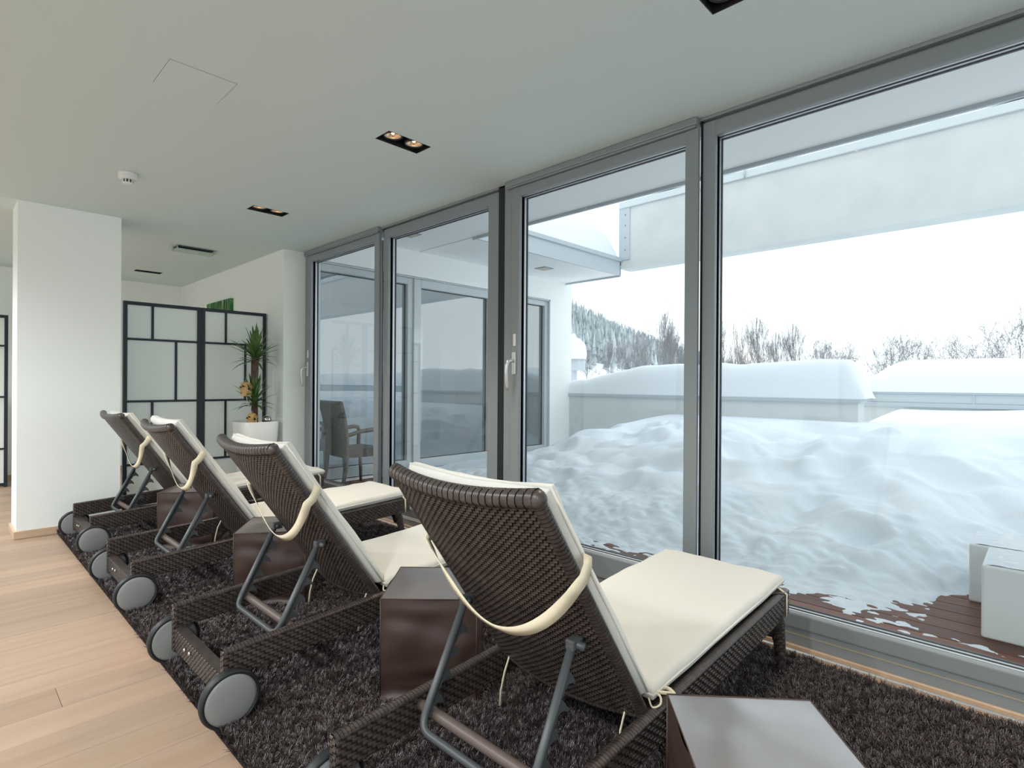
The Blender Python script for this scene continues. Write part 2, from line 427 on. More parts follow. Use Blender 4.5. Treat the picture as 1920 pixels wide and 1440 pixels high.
for k, (a, b) in enumerate(gr):  # unseen right-side glazing, added to bring more daylight indoors
    e = structure(empty('window_%d' % (k+13)))
    for (p, q, c, d) in ((a, a+.06, .12, 2.46), (b-.06, b, .12, 2.46), (a+.06, b-.06, .12, .18), (a+.06, b-.06, 2.40, 2.46)):
        MB().box(XR-.02, XR+.05, p, q, c, d).build('frame_bar', M['alu'], e)
    MB().box(XR+.014, XR+.02, a+.05, b-.05, .17, 2.41).build('glass_pane', M['glass'], e)

# ------------------------------------------------------------------ ceiling fittings
WH = ('leftmost recessed twin ceiling lamp, dark, in the alcove behind the pillar', 'recessed twin ceiling lamp nearer the plant, second from the left', 'recessed twin ceiling lamp nearest the middle of the ceiling', 'recessed twin ceiling lamp cut by the top edge of the picture', 'recessed twin ceiling lamp right of the picture')
def lamp_tray(x, label, lit=True, y=(LY0+LY1)/2, pw_=LAMP_W, cone=78):
    e = empty('recessed_ceiling_lamp', (x, y, H)); tag(e, label, 'ceiling lamp', 'recessed twin ceiling lamps')
    w, l = LWD, (LY1-LY0)/2
    mb = MB()
    mb.box(-w, -w+.004, -l, l, 0, .13).box(w-.004, w, -l, l, 0, .13).box(-w+.004, w-.004, -l, -l+.004, 0, .13).box(-w+.004, w-.004, l-.004, l, 0, .13).box(-w, w, -l, l, .13, .134)
    mb.build('housing', M['black'], e)
    MB().box(-w+.004, w-.004, -l+.004, l-.004, .050, .054).build('lamp_plate', M['black'], e)
    for s in (-1, 1):
        cy = s*l*.5
        lp = MB().lathe([(.047, .012), (.054, .012), (.056, .020), (.056, .050), (.047, .050)], 28, c=(0, cy, 0), close=True).build('lamp_ring', M['black'], e)
        MB().lathe([(.046, .018), (.050, .018), (.050, .024), (.042, .024)], 28, c=(0, cy, 0), close=True).build('chrome_rim', M['alu_lt'], lp)
        MB().lathe([(.046, .024), (.038, .036), (.024, .044), (.010, .048), (.0, .048)], 28, c=(0, cy, 0)).build('reflector', M['reflector'], lp)
        MB().lathe([(0, .026), (.007, .026), (.009, .031), (.007, .040), (0, .040)], 14, c=(0, cy, 0)).build('bulb', M['bulb'] if lit else M['mirror'], lp)
        if lit:
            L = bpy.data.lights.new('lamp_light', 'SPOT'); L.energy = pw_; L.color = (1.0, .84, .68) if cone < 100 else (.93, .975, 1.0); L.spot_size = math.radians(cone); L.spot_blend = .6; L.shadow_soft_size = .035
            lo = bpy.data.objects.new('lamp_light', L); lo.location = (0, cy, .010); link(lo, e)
    return e
for i, xx in enumerate(LX): lamp_tray(xx, WH[i], lit=(i > 0))
ORD = ('first', 'second', 'third', 'fourth', 'fifth', 'sixth')
for k_, xx in enumerate(ADDED_ROW): lamp_tray(xx, 'unseen added twin ceiling lamp behind the camera, %s from the back wall' % ORD[k_], True, R2Y, ADDED_LAMP_W, 164)

e = empty('smoke_detector', (-4.36, .874, H)); tag(e, 'round white smoke detector on the ceiling above the pillar side', 'smoke detector')
MB().lathe([(0, 0), (.052, 0), (.054, -.004), (.054, -.016), (.050, -.020), (.053, -.023), (.052, -.036), (.040, -.042), (.031, -.044)], 36).build('base', M['white'], e)
MB().lathe([(.028, -.042), (.028, -.066)], 24).build('chamber', M['slot'], e)
MB().lathe([(0, -.072), (.026, -.072), (.030, -.068), (.030, -.062), (0, -.062)], 30).build('cap', M['white'], e)
for k in range(10):
    a = 2*PI*k/10; o = MB().box(.027, .032, -.003, .003, -.066, -.042).build('rib', M['white'], e); o.rotation_euler = (0, 0, a)

e = empty('air_outlet', (-6.34, 1.845, H)); tag(e, 'glass plate air outlet held by four pins on the alcove ceiling', 'air outlet')
MB().box(-.065, .065, -.165, .165, -.012, 0).build('slot_frame', M['slot'], e)
MB().bbox(-.085, .085, -.185, .185, -.040, -.030, b=.002).build('glass_plate', M['acryl'], e)
for a in (-.07, .07):
    for b in (-.17, .17): MB().lathe([(0, -.048), (.007, -.048), (.007, 0), (0, 0)], 12, c=(a, b, 0)).build('pin', M['chrome'], e)

e = empty('ceiling_hatch', (-2.815, .82, H)); tag(e, 'faint square white access hatch flush in the ceiling', 'hatch')
MB().box(-.132, .132, -.136, .136, -.0006, .0004).build('joint', M['slot'], e)
MB().bbox(-.1305, .1305, -.1345, .1345, -.0022, .0002, b=.0008, seg=1).build('panel', M['ceil'], e)

# ------------------------------------------------------------------ shag rug
RX0, RX1, RY0, RY1 = -5.63, 2.3, .668, 2.615
def make_rug():
    e = empty('shag_rug', ((RX0+RX1)/2, (RY0+RY1)/2, 0)); tag(e, 'long dark brown shag rug under the row of loungers', 'rug')
    a, b = (RX1-RX0)/2, (RY1-RY0)/2
    MB().bbox(-a, a, -b, b, .0, .007, b=.003, seg=1).build('backing', M['rugbase'], e)
    # one tuft: a handful of bent blades
    rg = random.Random(11); mb = MB()
    for k in range(15):
        an = rg.uniform(0, 2*PI); r0 = rg.uniform(0, .006); bx, by = r0*math.cos(an), r0*math.sin(an)
        ln = rg.uniform(.020, .034); lean = rg.uniform(.1, .85); ad = an + rg.uniform(-.8, .8); w = rg.uniform(.0011, .0019)
        dx, dy = math.cos(ad), math.sin(ad); px, py = -dy*w, dx*w; vs = []
        for t in (0, .5, 1):
            off = lean*ln*t*t; z = ln*t*(1-.35*lean*t); q = w and (1 - .55*t)
            vs += [(bx+dx*off-px*q, by+dy*off-py*q, z), (bx+dx*off+px*q, by+dy*off+py*q, z)]
        mb.add(vs, [(0,1,3,2), (2,3,5,4)], True)
    tuft = mb.mesh('tuft'); tuft.materials.append(M['rug'])
    to = bpy.data.objects.new('rug_tuft_source', tuft)
    bm_ = MB().add([(-a+.005, -b+.005, .006), (a-.005, -b+.005, .006), (a-.005, b-.005, .006), (-a+.005, b-.005, .006)], [(0,1,2,3)])
    pile = bm_.build('pile', M['rug'], e); pile['kind'] = 'stuff'
    g = bpy.data.node_groups.new('rug_pile', 'GeometryNodeTree')
    g.interface.new_socket('Geometry', in_out='INPUT', socket_type='NodeSocketGeometry')
    g.interface.new_socket('Geometry', in_out='OUTPUT', socket_type='NodeSocketGeometry')
    gi = g.nodes.new('NodeGroupInput'); go = g.nodes.new('NodeGroupOutput')
    dp = g.nodes.new('GeometryNodeDistributePointsOnFaces'); dp.inputs['Density'].default_value = 9500
    io = g.nodes.new('GeometryNodeInstanceOnPoints'); oi = g.nodes.new('GeometryNodeObjectInfo'); oi.inputs['Object'].default_value = to
    oi.inputs['As Instance'].default_value = True
    rv = g.nodes.new('FunctionNodeRandomValue'); rv.data_type = 'FLOAT_VECTOR'
    rv.inputs['Min'].default_value = (-.30, -.30, 0); rv.inputs['Max'].default_value = (.30, .30, 6.283)
    rs = g.nodes.new('FunctionNodeRandomValue'); rs.data_type = 'FLOAT'
    rs.inputs[2].default_value = .75; rs.inputs[3].default_value = 1.25
    e2r = g.nodes.new('FunctionNodeEulerToRotation')
    L = g.links.new
    L(gi.outputs[0], dp.inputs['Mesh']); L(dp.outputs['Points'], io.inputs['Points']); L(oi.outputs['Geometry'], io.inputs['Instance'])
    L(rv.outputs[0], e2r.inputs[0]); L(e2r.outputs[0], io.inputs['Rotation']); L(rs.outputs[1], io.inputs['Scale'])
    L(io.outputs['Instances'], go.inputs[0])
    md = pile.modifiers.new('pile', 'NODES'); md.node_group = g
make_rug()

# ------------------------------------------------------------------ wicker loungers
RS = .05                                   # rails climb towards the foot end
def rail_z(y): return .255 + RS*y
HW, RT, RH, RL = .3025, .030, .095, 1.735  # half width, rail thickness, rail height, rail length
BY0, BZ0, BY1, BZ1 = .635, .282, .178, .948    # backrest foot and head (local y, z)
bd = Vector((0, BY1-BY0, BZ1-BZ0)); BLEN = bd.length; bd.normalize(); bn = Vector((0, bd.z, -bd.y))   # bn: towards the sitter
def back_pt(x, t, off):
    """x across, t along the backrest (m), off towards the sitter; the shell is dished"""
    dish = .034 * (1 - (x/.275)**2)
    return Vector((x, BY0, BZ0)) + bd*t + bn*(off - dish)
def cushion(L, Wd, T, seed, place, nx=40, ny=64, puff=.008, wr=.009):
    def f(u, v, top):
        x = (u-.5)*Wd; y = v*L
        d = min(u*Wd, (1-u)*Wd, v*L, (1-v)*L); r = .026
        e_ = math.sqrt(max(0, 1-(1-min(d/r, 1))**2))
        n1 = noise.noise(Vector((x*5+seed*7, y*5, seed)))
        n2 = noise.noise(Vector((x*11+y*10+seed, y*2.6-x*2.2, seed*3)))
        q = 1.0 + 0*u
        xx = x*(1 + .016*noise.noise(Vector((seed, y*6, 1.3))))
        if top: return place(xx, y, T*.5 + (T*.5+puff*math.sin(PI*u)*math.sin(PI*min(1, v*1.0)))*e_ + wr*(n1*.8 + n2*.5)*e_)
        return place(xx, y, T*.5 - T*.5*e_)
    mb = MB()
    # uneven grid: denser at the rims
    def g(k, n):
        t = k/n; return t - .055*math.sin(4*PI*t)/(1.0)*.6 if False else .5 - .5*math.cos(PI*t)*(.35+.65*abs(math.cos(PI*t))**.3)
    us = [g(i, nx) for i in range(nx+1)]; vs_ = [g(j, ny) for j in range(ny+1)]
    for top in (True, False):
        vv = [f(u, v, top) for v in vs_ for u in us]
        fs = []
        for j in range(ny):
            for i in range(nx):
                q = (j*(nx+1)+i, j*(nx+1)+i+1, (j+1)*(nx+1)+i+1, (j+1)*(nx+1)+i)
                fs.append(q if top else q[::-1])
        mb.add(vv, fs, True)
    return mb
def strip(mb, pts, wdir, w, th=.003):
    """webbing: pts centre line, wdir function i-> half-width direction"""
    n = len(pts); vs = []
    for i, p in enumerate(pts):
        p = Vector(p); t = (Vector(pts[min(i+1, n-1)]) - Vector(pts[max(i-1, 0)])).normalized()
        d = Vector(wdir(i)); d = (d - t*d.dot(t)).normalized(); nn = t.cross(d)*th*.5
        vs += [p-d*w*.5-nn, p+d*w*.5-nn, p+d*w*.5+nn, p-d*w*.5+nn]
    fs = []
    for i in range(n-1):
        for k in range(4): fs.append((i*4+k, i*4+(k+1) % 4, (i+1)*4+(k+1) % 4, (i+1)*4+k))
    fs += [(3,2,1,0), tuple((n-1)*4+k for k in range(4))]
    return mb.add(vs, fs, True)

def smooth(pts, k=5):
    P = [Vector(p) for p in pts]; P = [P[0]*2-P[1]] + P + [P[-1]*2-P[-2]]; out = []
    for i in range(1, len(P)-2):
        for j in range(k):
            t = j/k; a, b, c, d = P[i-1], P[i], P[i+1], P[i+2]
            out.append(.5*(2*b + (c-a)*t + (2*a-5*b+4*c-d)*t*t + (3*b-a-3*c+d)*t**3))
    return out + [P[-2]]
def make_lounger():
    root = empty('sun_lounger')
    X = Vector((1,0,0))
    slope = Vector((0, 1, RS)).normalized(); up = Vector((0, -RS, 1)).normalized()
    nl = int(RL/.0155)
    for s in (-1, 1):
        rail = MB()
        xo, xi = s*HW, s*(HW-RT)
        y0, y1 = 0.0, RL
        vs = []
        for y in (y0, y1-.03):
            zt = rail_z(y); vs += [(xo-s*.002, y, zt-RH), (xi+s*.002, y, zt-RH), (xi+s*.002, y, zt-.002), (xo-s*.002, y, zt-.002)]
        core = MB().add(vs, [(0,1,2,3), (4,7,6,5), (0,4,5,1), (1,5,6,2), (2,6,7,3), (3,7,4,0)])
        core.box(min(xo, xi)+.002, max(xo, xi)-.002, 0.002, .044, .062, .20)
        ro = core.build('side_rail', M['wicker_in'], root, fix=True)
        wv = MB()
        def Pside(xx):
            return lambda u, v: Vector((xx, u*RL, rail_z(u*RL) - RH + v*RH))
        wv.weave(Pside(xo), lambda u, v: Vector((s, 0, 0)), nl, 8, hgt=.0026)
        wv.weave(Pside(xi), lambda u, v: Vector((-s, 0, 0)), nl, 8, hgt=.0022)
        # wrapped strands over the top and the bottom edge
        def Ptop(u, v):
            a = (v-.5)*PI; xm = s*(HW-RT/2)
            return Vector((xm + (RT/2+.0015)*math.sin(a)*(1 if s > 0 else 1), u*RL, rail_z(u*RL)-.005 + .009*math.cos(a)))
        def Ntop(u, v): a = (v-.5)*PI; return Vector((math.sin(a), 0, math.cos(a)))
        wv.weave(Ptop, Ntop, int(RL/.0115), 3, hgt=.0026, wrap=True, wid=.86)
        wv.weave(lambda u, v: Vector((xi+(xo-xi)*v, u*RL, rail_z(u*RL)-RH)), lambda u, v: Vector((0, 0, -1)), int(RL/.0155), 1, wrap=True, hgt=.002)
        # wrapped post at the wheel end
        for (Pf, Nf, nu, nv) in (
            (lambda u, v: Vector((xi+(xo-xi)*u, -.001, .062+v*(rail_z(0)-.062))), lambda u, v: Vector((0,-1,0)), 2, 20),
            (lambda u, v: Vector((xo, u*.046, .062+v*.105)), lambda u, v: Vector((s,0,0)), 3, 9),
            (lambda u, v: Vector((xi, u*.046, .062+v*.105)), lambda u, v: Vector((-s,0,0)), 3, 9)):
            wv.weave(Pf, Nf, nu, nv, hgt=.002)
        w = wv.build('rail_weave', M['wicker'], ro); w['kind'] = 'stuff'
        # legs at the foot
        yl = RL-.075; zt = rail_z(yl)-RH+.01
        pts = [(s*(HW-.020), yl-.03, zt), (s*(HW-.018), yl-.005, zt-.05), (s*(HW-.012), yl+.012, .12), (s*(HW-.006), yl+.022, .0)]
        lg = MB().tube(pts, [.034, .027, .020, .015], n=10).build('leg', M['wicker_in'], root)
        wl = MB()
        def Pl(u, v):
            k = v*3; i = min(2, int(k)); f = k-i
            c = Vector(pts[i]).lerp(Vector(pts[i+1]), f); r = [.034, .027, .020, .015]; rr_ = r[i]+(r[i+1]-r[i])*f
            return c + Vector((math.cos(u*2*PI), math.sin(u*2*PI), 0))*rr_
        wl.weave(Pl, lambda u, v: Vector((math.cos(u*2*PI), math.sin(u*2*PI), 0)), 10, 20, hgt=.0018)
        x_ = wl.build('leg_weave', M['wicker'], lg); x_['kind'] = 'stuff'
        # wheel
        xw = s*(HW+.004); th = .036*s
        wh = empty('wheel', (xw, .012, .100), parent=root)
        MB().lathe([(.085, .004*s), (.085, th-.004*s), (.092, th), (.098, th-.005*s), (.100, th*.5), (.098, .005*s), (.092, 0)], 44, axis='x', close=True).build('tyre', M['tyre'], wh, fix=True)
        MB().lathe([(0, -.001*s), (.075, .001*s), (.0855, .004*s), (.0855, th-.003*s), (.075, th+.001*s), (.04, th+.004*s), (0, th+.005*s)], 44, axis='x').build('hub_disc', M['disc'], wh, fix=True)
    # cross bar with the axle at the wheel end
    cb = MB().box(-HW+RT, HW-RT, .002, .040, .075, .160).build('axle_bar', M['wicker_in'], root)
    wv = MB(); xa = HW-RT
    wv.weave(lambda u, v: Vector((-xa+2*xa*u, .001, .075+.085*v)), lambda u, v: Vector((0,-1,0)), 40, 8, hgt=.002)
    wv.weave(lambda u, v: Vector((-xa+2*xa*u, .041, .075+.085*v)), lambda u, v: Vector((0,1,0)), 40, 8, hgt=.002)
    wv.weave(lambda u, v: Vector((-xa+2*xa*u, .0+.041*v, .161)), lambda u, v: Vector((0,0,1)), 66, 1, wrap=True, hgt=.002)
    w = wv.build('axle_weave', M['wicker'], cb); w['kind'] = 'stuff'
    for q in (-.06, .0):
        MB().lathe([(0, -.006), (.006, -.006), (.008, 0), (0, 0)], 12, axis='z', c=(0, 0, 0)).build('screw_cap', M['chrome'], cb).matrix_local = Matrix.Translation((q-.06, -.003, .13-.1*abs(q))) @ Matrix.Rotation(PI/2, 4, 'X').inverted()
    # foot end rail (rounded corners)
    zt = rail_z(RL)
    poly = [(-HW+.002, RL-.06), (-HW+.004, RL-.02), (-HW+.025, RL+.002), (HW-.025, RL+.002), (HW-.004, RL-.02), (HW-.002, RL-.06), (HW-.04, RL-.06), (-HW+.04, RL-.06)]
    fr = MB().prism(poly, 'z', zt-RH-.002, zt-.003).build('foot_rail', M['wicker_in'], root, fix=True)
    wv = MB()
    arc = [(-HW, RL-.065), (-HW, RL-.03), (-HW+.012, RL-.008), (-HW+.034, RL+.004), (HW-.034, RL+.004), (HW-.012, RL-.008), (HW, RL-.03), (HW, RL-.065)]
    ln = [0]
    for i in range(len(arc)-1): ln.append(ln[-1] + math.dist(arc[i], arc[i+1]))
    def arcp(u):
        d = u*ln[-1]
        for i in range(len(arc)-1):
            if d <= ln[i+1]+1e-9:
                f = (d-ln[i])/(ln[i+1]-ln[i]); a, b = arc[i], arc[i+1]
                return (a[0]+(b[0]-a[0])*f, a[1]+(b[1]-a[1])*f, (b[1]-a[1], -(b[0]-a[0])))
        return (*arc[-1], (0, 1))
    def Pf(u, v): a = arcp(u); return Vector((a[0], a[1], zt-RH + v*RH))
    def Nf(u, v): a = arcp(u)[2]; return -Vector((a[0], a[1], 0)).normalized() if False else Vector((-a[0], -a[1], 0)).normalized()*1.0
    def Nf2(u, v):
        a = arcp(u); return Vector((a[0], (a[1]-RL+.08)*3, 0)).normalized()
    wv.weave(Pf, Nf2, int(ln[-1]/.0155), 8, hgt=.0026)
    wv.weave(lambda u, v: Vector((arcp(u)[0]*(1-.11*v), arcp(u)[1]-.045*v, zt+.002)), lambda u, v: Vector((0,0,1)), int(ln[-1]/.0085), 1, wrap=True, hgt=.002)
    w = wv.build('foot_weave', M['wicker'], fr); w['kind'] = 'stuff'
    # arched apron between the foot legs
    za = rail_z(RL-.08)-RH+.01; ap = [(-HW+.03, za)]
    ap += [(-HW+.03, za-.085), (-HW+.055, za-.085), (-HW+.075, za-.05), (-HW+.12, za-.022), (HW-.12, za-.022), (HW-.075, za-.05), (HW-.055, za-.085), (HW-.03, za-.085), (HW-.03, za)]
    MB().prism(ap, 'y', RL-.10, RL-.075).build('apron', M['wicker_in'], root, fix=True)
    # woven bed under the seat cushion
    vs = []
    for y in (BY0+.03, RL-.05):
        z = rail_z(y)-.006; vs += [(-HW+RT, y, z-.02), (HW-RT, y, z-.02), (HW-RT, y, z), (-HW+RT, y, z)]
    bed = MB().add(vs, [(0,1,2,3), (4,7,6,5), (0,4,5,1), (1,5,6,2), (2,6,7,3), (3,7,4,0)]).build('seat_deck', M['wicker_in'], root, fix=True)
    wv = MB().weave(lambda u, v: Vector((-HW+RT+2*(HW-RT)*u, BY0+.03+(RL-.05-BY0-.03)*v, rail_z(BY0+.03+(RL-.08-BY0)*v)-.027)), lambda u, v: Vector((0,0,-1)), 30, 56, hgt=.002)
    w = wv.build('deck_weave', M['wicker'], bed); w['kind'] = 'stuff'
    # backrest shell
    shell = MB(); nx_ = 14
    prof = [back_pt(-.268 + .536*i/nx_, 0, 0).x for i in range(nx_+1)]
    fr_, bk_ = [], []
    for j in range(2):
        t = (.012, BLEN-.012)[j]
        for i in range(nx_+1):
            fr_.append(back_pt(prof[i], t, .012)); bk_.append(back_pt(prof[i], t, -.010))
    n_ = nx_+1
    shell.add(fr_, [(i, i+1, n_+i+1, n_+i) for i in range(nx_)], True)
    shell.add(bk_, [(n_+i, n_+i+1, i+1, i) for i in range(nx_)], True)
    br = shell.build('backrest', M['wicker_in'], root)
    wv = MB()
    wv.weave(lambda u, v: back_pt(-.266+.532*u, BLEN*v, -.0125), lambda u, v: -bn, 44, 82, hgt=.0030, wid=.9)
    wv.weave(lambda u, v: back_pt(-.266+.532*u, BLEN*v, .0130), lambda u, v: bn, 22, 40, hgt=.003)
    def edge(fc, n, r=.0150, seg=6):
        P = lambda u, v: Vector(fc(u)[0]) + (fc(u)[1]*math.cos(v*2*PI) + bn*math.sin(v*2*PI))*r
        Nn = lambda u, v: (fc(u)[1]*math.cos(v*2*PI) + bn*math.sin(v*2*PI))
        wv.weave(P, Nn, n, seg, wrap=True, hgt=.0030, wid=.84)
    for s in (-1, 1):
        edge(lambda u, s=s: (back_pt(s*.266, BLEN*u, 0), Vector((s, 0, 0))), 64)
    edge(lambda u: (back_pt(-.270+.540*u, BLEN-.004, 0), bd), 26, r=.0205)
    edge(lambda u: (back_pt(-.270+.540*u, .004, 0), -bd), 44, r=.015)
    w = wv.build('backrest_weave', M['wicker'], br); w['kind'] = 'stuff'
    # edge cores
    for s in (-1, 1): MB().tube([back_pt(s*.266, BLEN*k/6, 0) for k in range(7)], .0150, n=10).build('edge_core', M['wicker_in'], br)
    MB().tube([back_pt(-.268+.536*k/12, BLEN-.004, 0) for k in range(13)], .0200, n=10).build('edge_core', M['wicker_in'], br)
    for s in (-1, 1):
        c_ = back_pt(s*.268, BLEN-.006, 0)
        MB().lathe([(.0225*math.sin(PI*k/8), -.0225*math.cos(PI*k/8)) for k in range(9)], 12, c=c_).build('edge_corner', M['wicker'], br)
    # folding support
    sp = empty('support_frame', (0, 0, 0), parent=root)
    pv = back_pt(.205, .345, -.045); by, bz = .222, .215
    pts = []
    def corner(c, a, b, r, n=6):
        c, a, b = Vector(c), Vector(a), Vector(b); p = c+(a-c).normalized()*r; q = c+(b-c).normalized()*r
        return [p*(1-t)**2 + c*2*t*(1-t) + q*t*t for t in [k/n for k in range(n+1)]]
    A, B_, C_, D_ = Vector((-.205, pv.y, pv.z)), Vector((-.205, by, bz)), Vector((.205, by, bz)), Vector((.205, pv.y, pv.z))
    MB().tube([A] + corner(B_, A, C_, .05) + corner(C_, B_, D_, .05) + [D_], .0115, n=10).build('u_tube', M['tubing'], sp)
    dirv = (A-B_).normalized(); nrm = Vector((0, dirv.z, -dirv.y))      # towards the seat
    def hook_plate(xx):
        poly = []; Lh = (A-B_).length
        def pt(a, b): q = B_ + dirv*a + nrm*b; return (q.y, q.z)
        poly.append(pt(.03, .004)); poly.append(pt(.03, .012))
        for k in range(4):
            a = .050 + k*.066
            poly += [pt(a-.014, .018), pt(a-.006, .024), pt(a+.010, .023), pt(a+.020, .030), pt(a+.026, .044), pt(a+.024, .058), pt(a+.034, .052), pt(a+.044, .036), pt(a+.048, .020)]
        poly += [pt(.050+4*.066, .012), pt(.050+4*.066, .004)]
        return MB().prism(poly, 'x', xx-.002, xx+.002)
    for s in (-1, 1):
        hook_plate(s*.205).build('hook_plate', M['tubing'], sp)
        MB().bbox(s*.205-.014, s*.205+.014, pv.y-.014, pv.y+.030, pv.z-.013, pv.z+.016, b=.005).build('pivot_bracket', M['tubing'], sp)
        MB().tube([(s*.19, pv.y+.006, pv.z), (s*.238, pv.y+.010, pv.z)], .010, n=10).build('pivot_pin', M['tubing'], sp)
    MB().tube([(-HW+RT, .275, .236), (-.20, .275, .236), (.20, .275, .236), (HW-RT, .275, .236)], .0165, n=14).build('stop_bar', M['bartube'], root)
    # cushions
    def seat_place(x, y, z):
        yy = BY0+.035+y; sag = 0.012*max(0, 1-abs(x)/.1)*0
        return Vector((x, yy, rail_z(yy)+.002)) + up*z
    cs = cushion(1.085, .555, .056, 1.0, seat_place).build('seat_cushion', M['cream'], root)
    def back_place(x, y, z):
        return back_pt(x*.99, .025+y, .022+z) + bn*.018*(1-(x/.275)**2)
    cbk = cushion(.765, .535, .056, 2.7, back_place, puff=.010).build('back_cushion', M['cream'], root)
    for (pl, ln_, wd_, par) in ((seat_place, 1.085, .555, cs), (back_place, .765, .535, cbk)):
        lp = [(-wd_/2, .0), (0, 0), (wd_/2, 0), (wd_/2, ln_*.33), (wd_/2, ln_*.66), (wd_/2, ln_), (0, ln_), (-wd_/2, ln_), (-wd_/2, ln_*.66), (-wd_/2, ln_*.33)]
        MB().tube([pl(a_, b_, .028) for a_, b_ in lp], .0042, n=6, closed=True).build('piping', M['cream'], par)
    # strap hanging behind the backrest
    tS = .545; n = 30
    pts = [back_pt(.279, tS+.03, .050), back_pt(.288, tS+.018, .025), back_pt(.2885, tS+.006, -.002)]
    E0 = back_pt(.283, tS, -.022)
    for k in range(n+1):
        u = k/n; q = 2*u-1
        sag = .185*(1-abs(q)**2.0)
        pts.append(Vector((-.283*q, E0.y - .004 + .014*(1-abs(q)**2.2), E0.z - sag)))
    pts += [back_pt(-.2885, tS+.006, -.002), back_pt(-.288, tS+.018, .025), back_pt(-.279, tS+.03, .050)]
    m_ = len(pts)
    def wd(i):
        t = (Vector(pts[min(i+1, m_-1)]) - Vector(pts[max(i-1, 0)])).normalized(); k = abs(2*i/(m_-1)-1)
        nv = Vector((0, -1, -1.1*(1-k)**1.2)).normalized()
        f = min(1, max(0, (min(i, m_-1-i)-1)/8)); nv = nv*f + Vector((1 if i < m_/2 else -1, -.05, 0))*(1-f)
        w_ = t.cross(nv); return w_ if w_.dot(bd) > 0 else -w_
    strip(MB(), pts, wd, .034, .003).build('strap', M['tie'], cbk)
    # ties at the hinge and the foot corner
    for s in (1, -1):
        b0 = Vector((s*.262, BY0+.05, rail_z(BY0)+.030))
        tp = MB()
        tp.tube(smooth([b0, b0+Vector((s*.028, .0, .0)), b0+Vector((s*.036, -.012, -.016)), b0+Vector((s*.022, -.030, -.022)), b0+Vector((s*.004, -.020, -.008))]), .0045, n=6, flat=.6)
        tp.tube(smooth([b0+Vector((s*.01, 0, .004)), b0+Vector((s*.04, .03, .000)), b0+Vector((s*.046, .052, -.010)), b0+Vector((s*.02, .05, .0)), b0]), .006, n=6, flat=.6)
        tp.build('cushion_tie', M['tie'], cs)
        h0 = Vector((s*.225, BY0-.05, .235))
        MB().tube([h0+Vector((0, .03, .06)), h0, h0+Vector((s*.006, -.012, -.06)), h0+Vector((s*.002, -.018, -.105))], [.004, .0045, .0045, .006], n=6, flat=.6).build('tie_end', M['tie'], cs)
    zt = rail_z(RL-.04)
    for s in (1, -1):
        sx = s*(HW+.006); yy = RL-.045
        strip(MB(), [(s*(HW-.06), yy, zt+.030), (s*(HW-.02), yy, zt+.014), (sx, yy+.002, zt-.002), (sx, yy+.004, zt-.05), (sx-s*.002, yy+.006, zt-RH)], lambda i: (0, 1, 0), .012, .003).build('foot_tie', M['tie'], cs)
    return root
lounger = make_lounger()
LP = [(-5.050, .742, .022, 'wicker lounger farthest away, right beside the white pillar'),
      (-3.713, .712, .000, 'second wicker lounger from the pillar, cushion bulging at its head'),
      (-2.358, .700, .000, 'third wicker lounger from the pillar, its wheel end wholly in view'),
      (-1.075, .738, .004, 'nearest wicker lounger, largest, its wheels cut by the bottom edge')]
for i, (x, y, a, lb) in enumerate(LP):
    o = lounger if i == 0 else copy_tree(lounger)
    o.location = (x, y, .004); o.rotation_euler = (0, 0, a)
    tag(o, lb, 'sun lounger', 'wicker sun loungers on the rug')
    if i == 1:
        for ch in o.children:
            if ch.name.startswith('back_cushion'): ch.location = bd*.022 + bn*.004

# ------------------------------------------------------------------ leather cubes between the loungers
def make_pouf():
    e = empty('pouf'); w, h = .178, .395
    def shape(seed):
        mb = MB(); n = 26
        def wob(p):
            k = noise.noise(p*6+Vector((seed, 0, 0)))*.014 + noise.noise(Vector((p.x*7, p.y*7, p.z*20))+Vector((0, seed, 0)))*.010
            f = 1 - p.z/h
            return k*(1+1.2*f*f)
        def side(d, a):
            def f(u, v):
                x = (u-.5)*2*w; z = v*h
                b = .008*math.sin(PI*u)*math.sin(PI*v) - .014*math.exp(-((v-.11)/.035)**2)*math.sin(PI*u) + .008*math.exp(-((v-.045)/.03)**2)
                p = Vector((a.x*x + d.x*(w+b), a.y*x + d.y*(w+b), z)); 
                return p + d*wob(p)*math.sin(PI*u)**.5
            mb.surf(f, n, n)
        X, Y = Vector((1,0,0)), Vector((0,1,0))
        side(-Y, X); side(X, Y); side(Y, -X); side(-X, -Y)
        def top(u, v):
            p = Vector(((u-.5)*2*w, (v-.5)*2*w, h)); b = math.sin(PI*u)*math.sin(PI*v)
            return p + Vector((0, 0, b*.010 + b**.5*(noise.noise(p*9+Vector((3, seed, 0)))*.006)))
        MB().surf(top, n, n).build('top_panel', M['leather_top'], e)
        mb.add([(-w, -w, 0), (-w, w, 0), (w, w, 0), (w, -w, 0)], [(0,1,2,3)])
        return mb
    b = shape(1.7).build('cover', M['leather'], e)
    sm = MB()
    sm.tube([(-w, -w, h), (w, -w, h), (w, w, h), (-w, w, h)], .0022, n=6, closed=True)
    for sx in (-1, 1):
        for sy in (-1, 1): sm.tube([(sx*w, sy*w, 0), (sx*w, sy*w, h)], .0022, n=6)
    sm.build('piping', M['seam'], b)
    return e
pouf = make_pouf()
def sq(c, ang): # centre of a cube from its front left corner and the heading of its front edge
    a = math.radians(ang); f = Vector((math.cos(a), math.sin(a), 0)); s_ = Vector((-math.sin(a), math.cos(a), 0))
    return Vector((c[0], c[1], 0)) + (f+s_)*.178, a
